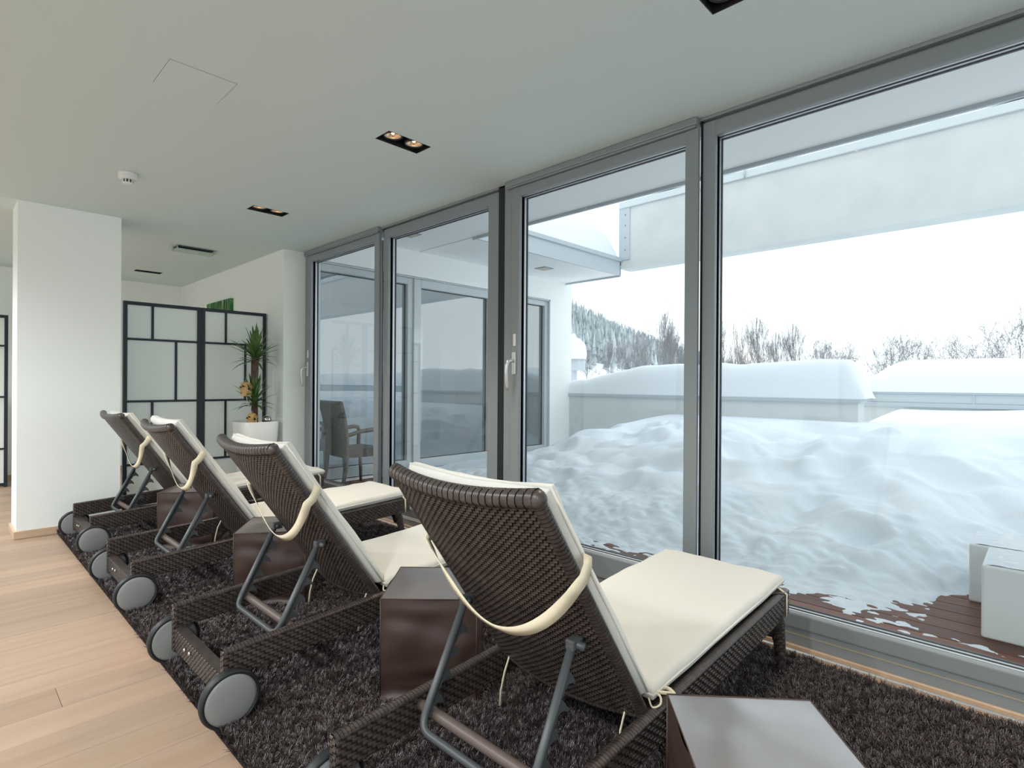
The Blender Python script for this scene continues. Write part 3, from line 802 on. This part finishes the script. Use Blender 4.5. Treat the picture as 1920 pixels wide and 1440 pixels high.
PP = [((-4.450, 1.074), 53.0, 'brown leather cube stool between the two loungers nearest the pillar'),
      ((-3.050, 1.081), 54.0, 'brown leather cube stool between the second and third lounger'),
      ((-1.775, 1.146), 43.4, 'brown leather cube stool just behind the nearest lounger, front seam facing us'),
      ((-.476, 1.043), 40.2, 'leather cube stool at the bottom edge with pale shining top')]
for i, (c, a, lb) in enumerate(PP):
    o = pouf if i == 0 else copy_tree(pouf)
    p, an = sq(c, a); o.location = (p.x, p.y, .006); o.rotation_euler = (0, 0, an); o.scale = (1, 1, (1.06, 1.02, 1, 1)[i])
    tag(o, lb, 'stool', 'brown leather cube stools')

# ------------------------------------------------------------------ room dividers with frosted panes
def divider(name, x, panels, label, mir=None):
    e = empty(name, (x, 0, 0)); tag(e, label, 'room divider')
    zt, t = 1.93, .018
    rows = [(1.585, 1.93), (1.012, 1.585), (.43, 1.012), (.03, .43)]
    for (y0, y1) in panels:
        MB().bbox(-t, t, y0, y0+.032, 0, zt, b=.002, seg=1).build('post', M['sframe'], e)
        MB().bbox(-t, t, y1-.032, y1, 0, zt, b=.002, seg=1).build('post', M['sframe'], e)
        for z in (zt-.016, 1.585, 1.012, .43, .03):
            hb = .016 if z in (zt-.016, .03) else .010
            MB().bbox(-t+.003, t-.003, y0+.032, y1-.032, z-hb, z+hb, b=.0015, seg=1).build('cross_bar', M['sframe'], e)
        for k, (za, zb) in enumerate(rows):
            ym = y0 + (y1-y0)*(.36 if k % 2 == 0 else .665)
            MB().bbox(-t+.004, t-.004, ym-.010, ym+.010, za+.009, zb-.009, b=.0015, seg=1).build('upright', M['sframe'], e)
            MB().box(-.003, .003, y0+.030, ym-.009, za+.008, zb-.008).build('frosted_pane', M['frost'], e)
            MB().box(-.003, .003, ym+.009, y1-.030, za+.008, zb-.008).build('frosted_pane', M['frost'], e)
    return e
divider('room_divider', -6.06, [(1.183, 1.825), (1.832, 2.462)], 'black framed divider with frosted panes behind the potted yucca')
divider('room_divider', -8.45, [(-.72, -.08), (-.07, .57)], 'black framed divider with frosted panes seen left of the pillar')

e = MB().box(-.41, .41, -.018, .018, -.30, .30).build('forest_picture', M['canvas']); e.location = (-7.44, YC-.020, 1.895)
tag(e, 'green forest canvas picture on the alcove wall above the divider', 'picture')

# ------------------------------------------------------------------ potted yucca
PX, PY, PH = -5.735, 2.235, .806
e = empty('planter_pot', (PX, PY, 0), math.radians(2)); tag(e, 'tall white glossy tapered pot holding the yucca', 'plant pot')
def pot_ring(hw, z, r=.55, n=40, sgn=1):
    out = []
    for k in range(n):
        a = 2*PI*k/n; c, s_ = math.cos(a), math.sin(a); q = 4.2
        rr_ = hw / ((abs(c)**q + abs(s_)**q)**(1/q)); out.append((rr_*c, rr_*s_, z))
    return out
def loft(rings):
    mb = MB(); n = len(rings[0]); vs = [p for r in rings for p in r]; fs = []
    for i in range(len(rings)-1):
        for k in range(n): l = (k+1) % n; fs.append((i*n+k, i*n+l, (i+1)*n+l, (i+1)*n+k))
    fs.append(tuple(range(n-1, -1, -1)))
    return mb.add(vs, fs, True)
rings = [pot_ring(w, z) for z, w in ((0, .115), (.02, .118), (.2, .135), (.45, .158), (.65, .180), (PH-.004, .188), (PH, .186), (PH-.002, .178), (PH-.05, .174))]
o = loft(rings).build('shell', M['pot'], e, fix=True)
MB().add(pot_ring(.173, PH-.035), [tuple(range(40))]).build('soil', M['soil'], e)

e = empty('yucca_plant', (PX, PY, PH-.04)); tag(e, 'potted yucca with two tufts of spiky green leaves', 'plant')
trunk_pts = [(-.02, .0, 0), (-.022, .0, .16), (-.018, .0, .32), (-.030, 0, .48), (-.02, .0, .64), (-.012, .0, .73)]
MB().tube(trunk_pts, [.034, .031, .030, .034, .036, .030], n=12).build('trunk', M['stem'], e)
rg = random.Random(5)
def leaf_mesh(ln, w, droop):
    mb = MB(); vs = []; n = 7
    for k in range(n+1):
        t = k/n; ww = w*(math.sin(PI*min(1, .18+.82*t))**.7 if t < 1 else 0.02)*(1-.25*t)
        x = ln*t*(1-.12*droop*t); z = -droop*ln*.55*t*t
        vs += [(x, -ww, z+ww*.35), (x, 0, z), (x, ww, z+ww*.35)]
    fs = []
    for k in range(n): b = k*3; fs += [(b, b+1, b+4, b+3), (b+1, b+2, b+5, b+4)]
    mb.add(vs, fs, True); me = mb.mesh('leaf'); me.materials.append(M['leaf']); return me
leaves = [leaf_mesh(.27, .018, .10), leaf_mesh(.27, .019, .35), leaf_mesh(.22, .019, .8), leaf_mesh(.18, .016, .2)]
def crown(c, n, scale=1.0):
    for k in range(n):
        a = k*2.399963 + rg.uniform(-.2, .2); f = k/n
        el = math.radians(86 - 80*f**1.25 + rg.uniform(-9, 9))
        me = leaves[0 if f < .4 else 1 if f < .72 else 2] if rg.random() > .15 else leaves[3]
        o = bpy.data.objects.new('leaf', me); s_ = scale*rg.uniform(.85, 1.12); o.scale = (s_, s_, s_)
        o.location = (c[0]+.012*math.cos(a), c[1]+.012*math.sin(a), c[2]-.11*f); o.rotation_euler = (0, -el, a)
        link(o, e)
crown((-.012, 0, .735), 58, 1.0)
crown((.022, -.02, .29), 38, .9)
MB().tube([(-.005, 0, .10), (.022, -.015, .22), (.024, -.02, .30)], [.016, .014, .012], n=8).build('side_shoot', M['stem'], e)

def birdhouse(loc, rz, label, sc=1.0):
    e = empty('birdhouse', loc, rz); tag(e, label, 'ornament'); e.scale = (sc, sc, sc)
    b = MB().prism([(-.035, 0), (.035, 0), (.035, .075), (0, .112), (-.035, .075)], 'x', -.028, .028).build('body', M['pine'], e)
    b.data.materials[0] = M['pine']
    for s in (-1, 1):
        MB().prism([(0, .116), (s*.046, .070), (s*.046, .063), (0, .109)], 'x', -.036, .036).build('roof_board', M['pine'], e, fix=True)
    MB().lathe([(0, .028), (.013, .028), (.013, .0305), (0, .0305)], 18, axis='x', c=(0, 0, .062)).build('entrance', M['black'], e)
    MB().tube([(.028, 0, .034), (.05, 0, .034)], .004, n=8).build('perch', M['pine'], e)
    for q in range(5): 
        a = -.03 + .014*q; MB().lathe([(0, .026), (.006, .028), (.004, .034), (0, .035)], 8, axis='x', c=(0, a, .012+.006*(q % 2))).build('moss', M['leaf'], e)
    for q in range(2): MB().tube([(-.01+q*.02, -.035, .07+q*.01), (-.01+q*.02, -.058, .075+q*.012)], .006, n=6).build('twig', M['black'], e)
    MB().lathe([(.010, -.0015), (.013, 0), (.010, .0015)], 14, axis='x', c=(0, 0, .122), close=True).build('hook_ring', M['chrome'], e)
    return e
birdhouse((PX+.06, PY-.115, PH+.255), .55, 'small wooden birdhouse hanging among the yucca leaves', 1.15)
birdhouse((PX+.075, PY-.062, PH-.038), .5, 'small wooden birdhouse standing on the white pot', 1.05)
o = MB().tube([(PX+.062, PY-.113, PH+.255), (PX+.068, PY-.10, PH+.17), (PX+.075, PY-.064, PH+.09)], .003, n=6).build('hanging_cord', M['tie']); tag(o, 'pale cord running between the two birdhouses', 'cord')
e = empty('silver_ball', (PX+.045, PY+.095, PH-.036)); tag(e, 'shiny silver ball lying in the white pot', 'ornament')
MB().lathe([(.046*math.sin(PI*k/16), .046-.046*math.cos(PI*k/16)) for k in range(17)], 28).build('sphere', M['mirror'], e)
MB().lathe([(0, .090), (.012, .090), (.010, .098), (0, .099)], 14).build('cap', M['chrome'], e)

# ------------------------------------------------------------------ terrace
dk = structure(empty('terrace_deck'))
bw = .142; y = 2.95; k = 0
bme = MB().bbox(0, 8.9, 0, bw-.006, -.03, 0, b=.003, seg=1).mesh('deck_board'); bme.materials.append(M['deck'])
while y < 8.0:
    o = bpy.data.objects.new('deck_board', bme); o.location = (-6.3, y, -.012); link(o, dk); y += bw; k += 1
structure(MB().box(-6.4, 9.0, 2.9, 8.2, -.5, -.05).build('deck_substructure', M['planter'], dk))
def sstep(a, b, x): t = min(1, max(0, (x-a)/(b-a))); return t*t*(3-2*t)
rg = random.Random(21)
dents = []
for k in range(95):
    dents.append((rg.uniform(-5.2, 2.5), rg.uniform(4.1, 7.2), rg.uniform(.11, .26), rg.uniform(.03, .11)))
def snow_z(x, y):
    y0 = 3.72 + .46*(1-sstep(-4.6, -2.2, x)) + .62*sstep(-.9, -.2, x)
    y0 += .16*noise.noise(Vector((x*.9, 3.1, 0))) + .10*noise.noise(Vector((x*2.9, 1.1, 0)))
    d = y - y0
    s_ = max(0, min(1, d/3.9))
    left = sstep(-6.2, -4.1, x)
    big = .735*(1-(1-s_)**1.7) * (.08 + .92*left) * (1 + .10*sstep(-1.8, .5, x))
    soft = sstep(.1, 1.0, d)*sstep(7.7, 6.6, y)
    lump = (.17*abs(noise.noise(Vector((x*1.0, y*1.0, .3)))) + .085*abs(noise.noise(Vector((x*2.2+3, y*2.2, 5)))) + .06*noise.noise(Vector((x*.6, y*.6, 11))) - .055)*soft
    crater = 0
    if 3.9 < y < 7.4:
        for (cx, cy, r, dep) in dents:
            q = ((x-cx)**2 + (y-cy)**2)/(r*r)
            if q < 6: crater += -dep*math.exp(-q) + .22*dep*math.exp(-(q-1.9)**2)
    edge = sstep(-.45, .05, d)*sstep(1.2, .25, d)
    crumb = (.060*abs(noise.noise(Vector((x*4.5, y*5.0, 2)))) + .034*abs(noise.noise(Vector((x*10, y*10, 9)))) - .016)*edge
    patch = noise.noise(Vector((x*1.5, y*2.4, 7)))*.55 + noise.noise(Vector((x*4.0, y*9.0, 1)))*.40 + noise.noise(Vector((x*15, y*26, 4)))*.42
    far = sstep(-.05, .35, d)
    thin = -.003 + .042*patch*(1-far) + .030*sstep(-.35, .10, d)
    thin -= .030*sstep(-4.6, -5.2, x)*sstep(5.6, 4.7, y)
    if 0 < y-3.4 < 1.2 and x > -.45: thin -= .020*sstep(.2, -.2, d)
    z = -.013 + min(thin, .045) + big + crumb + (lump + crater*sstep(.25, .9, d)) * (.2+.8*left)
    return z
def field(name, x0, x1, y0, y1, nx, ny, fn, mat, parent=None, warp=None):
    mb = MB(); vs = []
    for j in range(ny+1):
        v = j/ny; v = v**warp if warp else v
        yy = y0 + (y1-y0)*v
        for i in range(nx+1):
            xx = x0 + (x1-x0)*i/nx; vs.append((xx, yy, fn(xx, yy)))
    fs = [(j*(nx+1)+i, j*(nx+1)+i+1, (j+1)*(nx+1)+i+1, (j+1)*(nx+1)+i) for j in range(ny) for i in range(nx)]
    return mb.add(vs, fs, True).build(name, mat, parent)
o = field('terrace_snow', -6.22, 3.2, 2.96, 8.0, 470, 330, snow_z, M['snow'], warp=1.35)
tag(o, 'trampled snow heaped over the wooden terrace', 'snow', kind='stuff')

# wing with glazed facade
XF = -6.20
ww = [(2.95, 4.46), (4.56, 5.98), (6.06, 7.36)]
structure(holed('wall_wing', M['wing'], [2.7, 7.95, 2.95, 7.36], [-.1, 3.0, .02, 2.635], [(2.95, 7.36, .02, 2.635)], lambda a, b: (XF, a, b)))
structure(MB().box(-9.5, XF-.001, 7.93, 7.95, -.1, 3.0).build('wall_wing_end', M['render']))
structure(MB().box(XF-.16, XF, 7.34, 7.36, .0, 2.64).build('trim_6', M['fframe']))
structure(MB().box(XF-.16, XF, 2.95, 7.36, 2.62, 2.64).build('trim_7', M['fframe']))
structure(MB().box(-9.5, -9.4, 2.9, 7.95, -.1, 3.0).build('wall_wing_back', M['reflect_room']))
structure(MB().box(-9.4, XF-.2, 2.9, 7.93, -.1, .0).build('wing_floor', M['reflect_room']))
structure(MB().box(-9.4, XF-.02, 2.72, 7.93, 2.66, 2.7).build('wing_ceiling', M['reflect_room']))
for k, (a, b) in enumerate(((2.95, 4.52), (4.52, 6.03), (6.03, 7.36))):
    e2 = structure(empty('window_%d' % (k+21)))
    leaf = (k == 1); f = .085 if not leaf else .115
    xf = XF-.05 + (.03 if leaf else 0)
    for (p, q, c, d) in ((a, a+f, .02, 2.62), (b-f, b, .02, 2.62), (a+f, b-f, .02, .15), (a+f, b-f, 2.62-f, 2.62)):
        MB().bbox(xf-.06, xf, p, q, c, d, b=.004, seg=1).build('frame_bar', M['fframe'], e2)
    for (p, q, c, d) in ((a+f-.012, a+f+.008, .14, 2.63-f), (b-f-.008, b-f+.012, .14, 2.63-f), (a+f, b-f, .14, .158), (a+f, b-f, 2.62-f-.010, 2.63-f)):
        MB().box(xf-.075, xf-.062, p, q, c, d).build('gasket', M['gasket'], e2)
    MB().box(xf-.072, xf-.066, a+f-.01, b-f+.01, .14, 2.63-f).build('glass_pane', M['fglass'], e2)

# roofs, beam, parapets
ZS = 2.985
rf = structure(empty('terrace_roof'))
MB().box(-9.5, 9.0, 2.84, 4.56, ZS, 3.26).build('eaves_slab', M['soffit'], rf)
MB().box(-5.10, 9.0, 4.56, 4.585, ZS-.03, 3.28).build('eaves_fascia', M['flash'], rf)
MB().box(-9.5, -5.10, 4.585, 7.78, ZS, 3.25).build('wing_slab', M['soffit'], rf)
MB().box(-5.10, -5.075, 4.586, 7.80, ZS-.01, 3.20).build('wing_fascia', M['flash'], rf)
MB().bbox(-5.12, -5.045, 4.586, 7.80, 3.20, 3.265, b=.006, seg=1).build('gutter_edge', M['flash'], rf)
MB().box(-9.5, -5.075, 7.78, 7.80, ZS-.03, 3.265).build('end_fascia', M['flash'], rf)
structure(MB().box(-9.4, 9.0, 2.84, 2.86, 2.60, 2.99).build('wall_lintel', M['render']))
for (x, y) in ((-5.55, 3.95), (-5.65, 6.55)):
    e2 = empty('soffit_light', (x, y, ZS)); tag(e2, 'square soffit light above the %s' % ('glass door pane nearest the indoor corner' if y < 5 else 'far end of the wing facade'), 'soffit light')
    MB().bbox(-.11, .11, -.11, .11, -.006, .004, b=.002, seg=1).build('plate', M['alu'], e2)
    MB().box(-.085, .085, -.085, .085, -.009, -.005).build('lens', M['brass'], e2)
def roof_snow(x, y):
    dx = min(x+5.12, 0); d = min(-(x+5.12), 7.80-y, 4); d = max(d, 0)
    h_ = .78*(1-math.exp(-d/.22)) if d < 1.5 else .78
    return 3.262 + h_ + .05*noise.noise(Vector((x*1.2, y*1.2, 4)))*min(1, d*3) + .02*noise.noise(Vector((x*5, y*5, 4)))*min(1, d*6)
o = field('roof_snow', -9.4, -5.115, 4.4, 7.80, 110, 110, roof_snow, M['snow_fine']); tag(o, 'thick snow lying on the wing roof', 'snow', kind='stuff')
e2 = empty('terrace_beam', (0, 7.8, 0)); tag(e2, 'long white rendered beam spanning above the terrace', 'beam'); 
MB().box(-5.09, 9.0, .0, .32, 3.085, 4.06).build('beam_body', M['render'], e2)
MB().box(-5.09, 9.0, -.012, .0, 3.085, 3.135).build('drip_edge', M['render'], e2)
MB().bbox(-5.10, 9.0, -.035, .36, 4.06, 4.165, b=.006, seg=1).build('metal_cap', M['cap'], e2)
MB().box(-5.10, -4.90, -.018, -.0, 3.22, 4.06).build('end_plate', M['flash'], e2)
for z in (3.38, 3.58, 3.78, 3.95): MB().lathe([(0, -.022), (.012, -.022), (.012, -.017), (0, -.017)], 10, c=(0,0,0)).build('rivet', M['alu'], e2).matrix_local = Matrix.Translation((-4.98, 0, z)) @ Matrix.Rotation(-PI/2, 4, 'X')
MB().tube([(-3.05, -.05, 4.05), (-3.05, -.05, 4.20)], .012, n=8).build('bolt', M['flash'], e2)
o = field('beam_snow', -5.1, 9.0, 7.77, 8.15, 180, 10, lambda x, y: 4.165 + .10*(1-(2*(y-7.77)/.38-1)**4) + .02*noise.noise(Vector((x*2, y*3, 8))), M['snow_fine']); tag(o, 'strip of snow on top of the long beam', 'snow', kind='stuff')

e2 = empty('parapet', (0, 7.9, 0)); tag(e2, 'low white parapet wall with grey cap closing the terrace', 'parapet')
MB().box(-6.2, -1.70, .0, .30, -.3, .985).build('wall', M['render'], e2)
MB().bbox(-6.25, -1.665, -.035, .34, .985, 1.035, b=.005, seg=1).build('metal_cap', M['flash'], e2)
def par_snow(x, y):
    u = (y-7.87)/.50; prof = max(0, 1-abs(2*u-1)**3.2)**.55
    top = .49*(.45+.55*sstep(-6.4, -4.4, x))*sstep(-1.60, -1.86, x)**.5
    top *= 1 + .05*noise.noise(Vector((x*.7, 2, 0)))
    edge = .05*noise.noise(Vector((x*3.0, y*2, 3))) + .06*noise.noise(Vector((x*.8, y*1.5, 6)))
    return 1.034 + prof*top + edge*prof*.6
o = field('parapet_snow', -6.4, -1.60, 7.87, 8.37, 150, 26, par_snow, M['snow_fine']); tag(o, 'thick rounded snow lying along the parapet', 'snow', kind='stuff')
e2 = empty('far_parapet', (0, 11.0, 0)); tag(e2, 'metal clad roof edge farther back, right of the white parapet', 'parapet')
MB().box(-2.32, 12, .0, .5, -.5, .88).build('wall', M['render'], e2)
MB().bbox(-2.36, 12, -.05, .5, .86, .93, b=.005, seg=1).build('lower_rail', M['flash'], e2)
MB().bbox(-2.36, 12, -.02, .5, .93, 1.07, b=.005, seg=1).build('cladding', M['fframe'], e2)
MB().bbox(-2.38, 12, -.06, .5, 1.07, 1.10, b=.005, seg=1).build('top_rail', M['flash'], e2)
for k in range(7): MB().box(-2.2+k*1.35, -2.17+k*1.35, -.03, .0, .93, 1.07).build('cladding_seam', M['flash'], e2)
def far_snow(x, y):
    u = (y-10.93)/2.4; prof = max(0, 1-abs(2*u-1)**3.0)**.55
    top = .56*sstep(-2.55, -1.75, x)**.6*(1-.18*sstep(-1.0, 1.5, x)) 
    return 1.10 + prof*top*(1 + .06*noise.noise(Vector((x*.6, y*.5, 0))))
o = field('far_roof_snow', -2.5, 12, 10.93, 13.33, 150, 30, far_snow, M['snow_fine']); tag(o, 'snow mound on the roof edge behind the parapet', 'snow', kind='stuff')
def mid_snow(x, y): return .70 + .13*sstep(7.9, 10.9, y) + .05*noise.noise(Vector((x*.6, y*.6, 3))) + .05*sstep(-1.7, 1, x)
o = field('roof_terrace_snow', -1.72, 10, 7.85, 11.0, 90, 40, mid_snow, M['snow_fine']); tag(o, 'smooth snow beyond the end of the parapet', 'snow', kind='stuff')
structure(MB().box(-1.72, 10, 8.0, 11.0, -.5, .6).build('terrace_back', M['render']))
structure(MB().box(3.0, 9.0, 2.9, 8.0, -.4, .2).build('terrace_side', M['render']))

# snow capped lamp post behind the wing corner
e2 = empty('snowy_bollard', (-9.15, 11.8, -.5)); tag(e2, 'grey post head under a snow cap behind the wing corner', 'post')
MB().box(-.25, .30, -.15, .15, 2.05, 2.35).build('head', M['flash'], e2)
MB().box(-.08, .08, -.08, .08, 0, 2.05).build('pole', M['flash'], e2)
o = MB().lathe([(.34, 0), (.36, .15), (.32, .38), (.18, .54), (.08, .58), (.06, .66), (0, .70)], 24, c=(.02, 0, 2.35)).build('snow_cap', M['snow_fine'], e2)

# white cubes, planter, wicker chair on the terrace
def cube(x, y, s_, hh, lb):
    e2 = empty('light_cube', (x, y, -.012)); tag(e2, lb, 'cube seat', 'white cubes on the terrace')
    b = MB().bbox(0, s_, 0, s_, 0, hh, b=.012, seg=3).build('body', M['cube'], e2)
    o = field('snow_dusting', .012, s_-.012, .012, s_-.012, 24, 24, lambda a, c: hh+.002+.006*noise.noise(Vector((a*30+x, c*30, 2))), M['snow'], e2); o['kind'] = 'stuff'
cube(-.235, 3.515, .42, .352, 'nearer white cube seat on the terrace at the right edge')
cube(-.325, 4.06, .42, .325, 'white cube seat on the terrace partly behind the nearer one')
e2 = empty('planter_box', (-5.05, 6.75, .0)); tag(e2, 'dark box half buried in the snow heap near the facade', 'box')
mb = MB().box(0, .55, 0, .02, 0, .36).box(0, .02, .02, .40, 0, .36).box(.53, .55, .02, .40, 0, .36).box(.02, .53, .38, .40, 0, .36); mb.build('sides', M['planter'], e2)
MB().box(.02, .53, .02, .38, 0, .33).build('filling', M['snow'], e2)

def wicker_chair(loc, rz):
    e2 = empty('wicker_armchair', loc, rz); tag(e2, 'grey brown wicker armchair on the terrace behind the far window', 'chair')
    def wrap_panel(P, N, nu, nv, name, parent):
        w = MB().weave(P, N, nu, nv, hgt=.003).build(name, M['wicker_gr'], parent); w['kind'] = 'stuff'
    Wc = .25
    # seat
    s_ = MB().bbox(-Wc, Wc, -.22, .24, .36, .45, b=.012).build('seat', M['wicker_gr'], e2)
    wrap_panel(lambda u, v: Vector((Wc+.001, -.22+.46*u, .36+.09*v)), lambda u, v: Vector((1,0,0)), 28, 6, 'seat_weave', s_)
    wrap_panel(lambda u, v: Vector((-Wc+2*Wc*u, -.22+.46*v, .451)), lambda u, v: Vector((0,0,1)), 30, 28, 'seat_weave', s_)
    # back: leaning slab
    def bp(x, t, o_): return Vector((x*(1+.10*t), -.20-.085*t+.03*math.sin(PI*t) - o_, .36+.62*t))
    bk = MB(); n = 8
    for o_, flip in ((0.018, False), (-.018, True)):
        vs = [bp(-Wc+2*Wc*i/6, j/n, o_) for j in range(n+1) for i in range(7)]
        fs = [(j*7+i, j*7+i+1, (j+1)*7+i+1, (j+1)*7+i) for j in range(n) for i in range(6)]
        bk.add(vs, [f[::-1] for f in fs] if flip else fs, True)
    for s in (-1, 1): bk.tube([bp(s*Wc, j/n, 0) for j in range(n+1)], .022, n=8)
    bk.tube([bp(-Wc+2*Wc*i/6, 1, 0) for i in range(7)], .022, n=8)
    b = bk.build('backrest', M['wicker_gr'], e2)
    wrap_panel(lambda u, v: bp(-Wc+2*Wc*u, v, .019), lambda u, v: Vector((0,-1,0)), 32, 40, 'backrest_weave', b)
    for s in (-1, 1):
        MB().tube([(s*(Wc-.005), -.20, .40), (s*(Wc-.01), -.215, .2), (s*(Wc-.01), -.25, 0)], [.030, .026, .018], n=8).build('leg', M['wicker_gr'], e2)
        MB().tube([(s*(Wc-.02), .215, .37), (s*(Wc-.02), .225, 0)], [.026, .017], n=8).build('leg', M['wicker_gr'], e2)
        MB().tube([(s*(Wc+.005), -.245, .60), (s*(Wc+.02), -.05, .655), (s*(Wc+.02), .15, .672), (s*(Wc+.018), .205, .662), (s*(Wc+.012), .215, .62), (s*Wc, .200, .44)], [.022, .024, .025, .025, .025, .024], n=8).build('armrest', M['wicker_gr'], e2)
    return e2
wicker_chair((-5.90, 3.42, -.012), math.radians(-3))

# ------------------------------------------------------------------ landscape beyond the terrace
def ray_dir(px, py):
    d = cf + cr*((px-960)/1044.87) - cu*((py-720)/1044.87); k = math.hypot(d.x, d.y); return d/k
def ground(x, y):
    r = math.hypot(x, y); a = math.degrees(math.atan2(-x, y))
    hill = 62*math.exp(-((a-53)/22)**2)*sstep(110, 330, r)
    near = 3.2*sstep(28, 14, abs(a-44))*sstep(22, 60, r)
    return -3.2 + hill + 4.4*math.exp(-((a-42)/12)**2)*sstep(18, 55, r) + .6*noise.noise(Vector((x*.03, y*.03, 0)))
mb = MB(); na, nr = 70, 46; vs = []
for j in range(nr+1):
    r = 14.5*(480/14.5)**(j/nr)
    for i in range(na+1):
        a = math.radians(80 - 150*i/na); x, y = -r*math.sin(a), r*math.cos(a)+ (0); vs.append((x, y, ground(x, y)))
fs = [(j*(na+1)+i, j*(na+1)+i+1, (j+1)*(na+1)+i+1, (j+1)*(na+1)+i) for j in range(nr) for i in range(na)]
o = structure(mb.add(vs, fs, True).build('snowy_ground', M['snow_fine']))
# fir forest on the hill
rg = random.Random(9); mb = MB()
def fir(mb, x, y, z, h_, r):
    n = 6
    for (b, t, q) in ((.12, .55, 1.0), (.38, .80, .72), (.62, 1.0, .45)):
        vs = [(x + r*q*rg.uniform(.8, 1.15)*math.cos(2*PI*k/n+b), y + r*q*rg.uniform(.8, 1.15)*math.sin(2*PI*k/n+b), z+h_*b) for k in range(n)] + [(x, y, z+h_*t)]
        mb.add(vs, [(k, (k+1) % n, n) for k in range(n)], False)
cnt = 0
while cnt < 4600:
    a = math.radians(rg.uniform(18, 66)); r = 150 + 190*rg.random()**.8; x, y = -r*math.sin(a), r*math.cos(a); z = ground(x, y)
    if z < 4 + rg.random()*5: continue
    hh = rg.uniform(5, 10.5); fir(mb, x, y, z-.5, hh, hh*.13); cnt += 1
o = mb.build('hill_forest', M['fir']); tag(o, 'snow dusted fir forest on the hill', 'forest', kind='stuff')

def tree_mesh(seed, levels, spread, nb, fan):
    rg = random.Random(seed); tr, br = MB(), MB()
    def grow(p, d, ln, r, lv):
        n = 3 if lv > 0 else 6; pts = [p]; dd = d.copy()
        for k in range(n):
            dd = (dd + Vector((rg.uniform(-1, 1), rg.uniform(-1, 1), rg.uniform(-.3, .7)))*(.10 if lv == 0 else .17)).normalized()
            pts.append(pts[-1] + dd*ln/n)
        rs = [r*(1-.62*k/n) for k in range(n+1)]
        (tr if lv == 0 else br).tube(pts, rs, n=6 if lv == 0 else 3, caps=False)
        if lv >= levels: return
        m = nb[lv]
        for k in range(m):
            t = rg.uniform(.28 if lv == 0 else .2, 1.0); i = min(n-1, int(t*n)); q = pts[i].lerp(pts[i+1], t*n-i)
            an = rg.uniform(0, 2*PI); o1 = dd.orthogonal().normalized(); o2 = dd.cross(o1)
            nd_ = (dd*(1-spread*.5) + (o1*math.cos(an)+o2*math.sin(an))*spread*rg.uniform(.7, 1.1) + Vector((0, 0, fan))).normalized()
            grow(q, nd_, ln*rg.uniform(.42, .66)*(1.15-.45*t if lv == 0 else 1), max(r*(1-.6*t)*.5, .0018), lv+1)
    grow(Vector((0, 0, 0)), Vector((0, 0, 1)), .72, .013, 0)
    zs = max(v[2] for v in tr.v+br.v)
    for b in (tr, br): b.v = [(v[0]/zs, v[1]/zs, v[2]/zs) for v in b.v]
    a, b = tr.mesh('trunk'), br.mesh('branches'); return a, b
kinds = [tree_mesh(1, 4, .75, (14, 5, 4, 3), .25), tree_mesh(2, 4, .50, (16, 5, 4, 3), .40), tree_mesh(5, 4, .95, (13, 5, 4, 4), .22), tree_mesh(8, 3, .42, (18, 6, 5), .40)]
for a, b in kinds: a.materials.append(None); b.materials.append(None)
def bare_tree(px, top, r, kind, lb, mat='bark', sx=1.0):
    d = ray_dir(px, top); x, y = d.x*r, d.y*r; zt = CAM_H + d.z*r; zg = ground(x, y)-.1; h_ = (zt-zg)*1.10
    e2 = empty('bare_tree', (x, y, zg), px*.37); tag(e2, lb, 'tree', 'bare winter trees beyond the terrace'); e2.scale = (h_*sx, h_*sx, h_)
    for nm, me in zip(('trunk', 'branches'), kinds[kind]):
        o = bpy.data.objects.new(nm, me); link(o, e2); o.material_slots[0].link = 'OBJECT'; o.material_slots[0].material = M[mat]
BT = [(1100, 650, 60, 2, 'bark', 'bare bushy tree right beside the wing corner below the hill'),
      (1138, 632, 66, 1, 'bark', 'slim bare tree on the snowy slope, second from the wing corner'),
      (1164, 640, 52, 0, 'bark', 'low bare tree on the snowy slope left of the snow laden spreading tree'),
      (1188, 612, 46, 2, 'bark', 'spreading bare tree with snow laden boughs below the hill'),
      (1214, 640, 70, 1, 'bark', 'small bare tree behind and right of the snow laden spreading tree'),
      (1240, 574, 50, 1, 'bark', 'tallest bare tree in the middle pane left of the window post'),
      (1258, 604, 58, 1, 'bark', 'bare tree just right of the tallest one in the middle pane'),
      (1280, 628, 60, 2, 'bark', 'bare bush tree touching the window post from its left'),
      (1352, 598, 40, 3, 'bark_br', 'brown knotty tree right beside the window post, seen through the right pane'),
      (1388, 606, 44, 3, 'bark_br', 'brown knotty tree second from the left in the right pane'),
      (1412, 646, 52, 2, 'bark_br', 'low brown bush tree in the right pane between knotty tree and pale tree'),
      (1432, 584, 66, 1, 'bark', 'tall pale bare tree third of the tall ones in the right pane'),
      (1466, 614, 72, 1, 'bark', 'pale slim bare tree between the two tallest pale ones in the right pane'),
      (1500, 596, 62, 1, 'bark', 'tall pale bare tree standing alone above the parapet snow'),
      (1536, 640, 84, 0, 'bark', 'small far tree just right of the lone tall pale tree'),
      (1566, 634, 80, 2, 'bark', 'small round far tree above the right end of the parapet snow'),
      (1598, 652, 88, 0, 'bark', 'smallest far tree where the parapet snow ends'),
      (1662, 622, 66, 2, 'bark', 'round bare tree leftmost above the far snow mound'),
      (1725, 632, 70, 2, 'bark', 'round bare tree second from the left above the far snow mound'),
      (1822, 626, 58, 2, 'bark', 'fan shaped bare tree standing alone above the far snow mound'),
      (1866, 656, 74, 0, 'bark', 'low bare tree between the fan shaped tree and the right picture edge'),
      (1912, 588, 44, 2, 'bark', 'tall bare tree cut by the right picture edge')]
for (px, top, r, kd, mt, lb) in BT: bare_tree(px, top, r, kd, lb, mt, .62 if kd == 2 else .5)
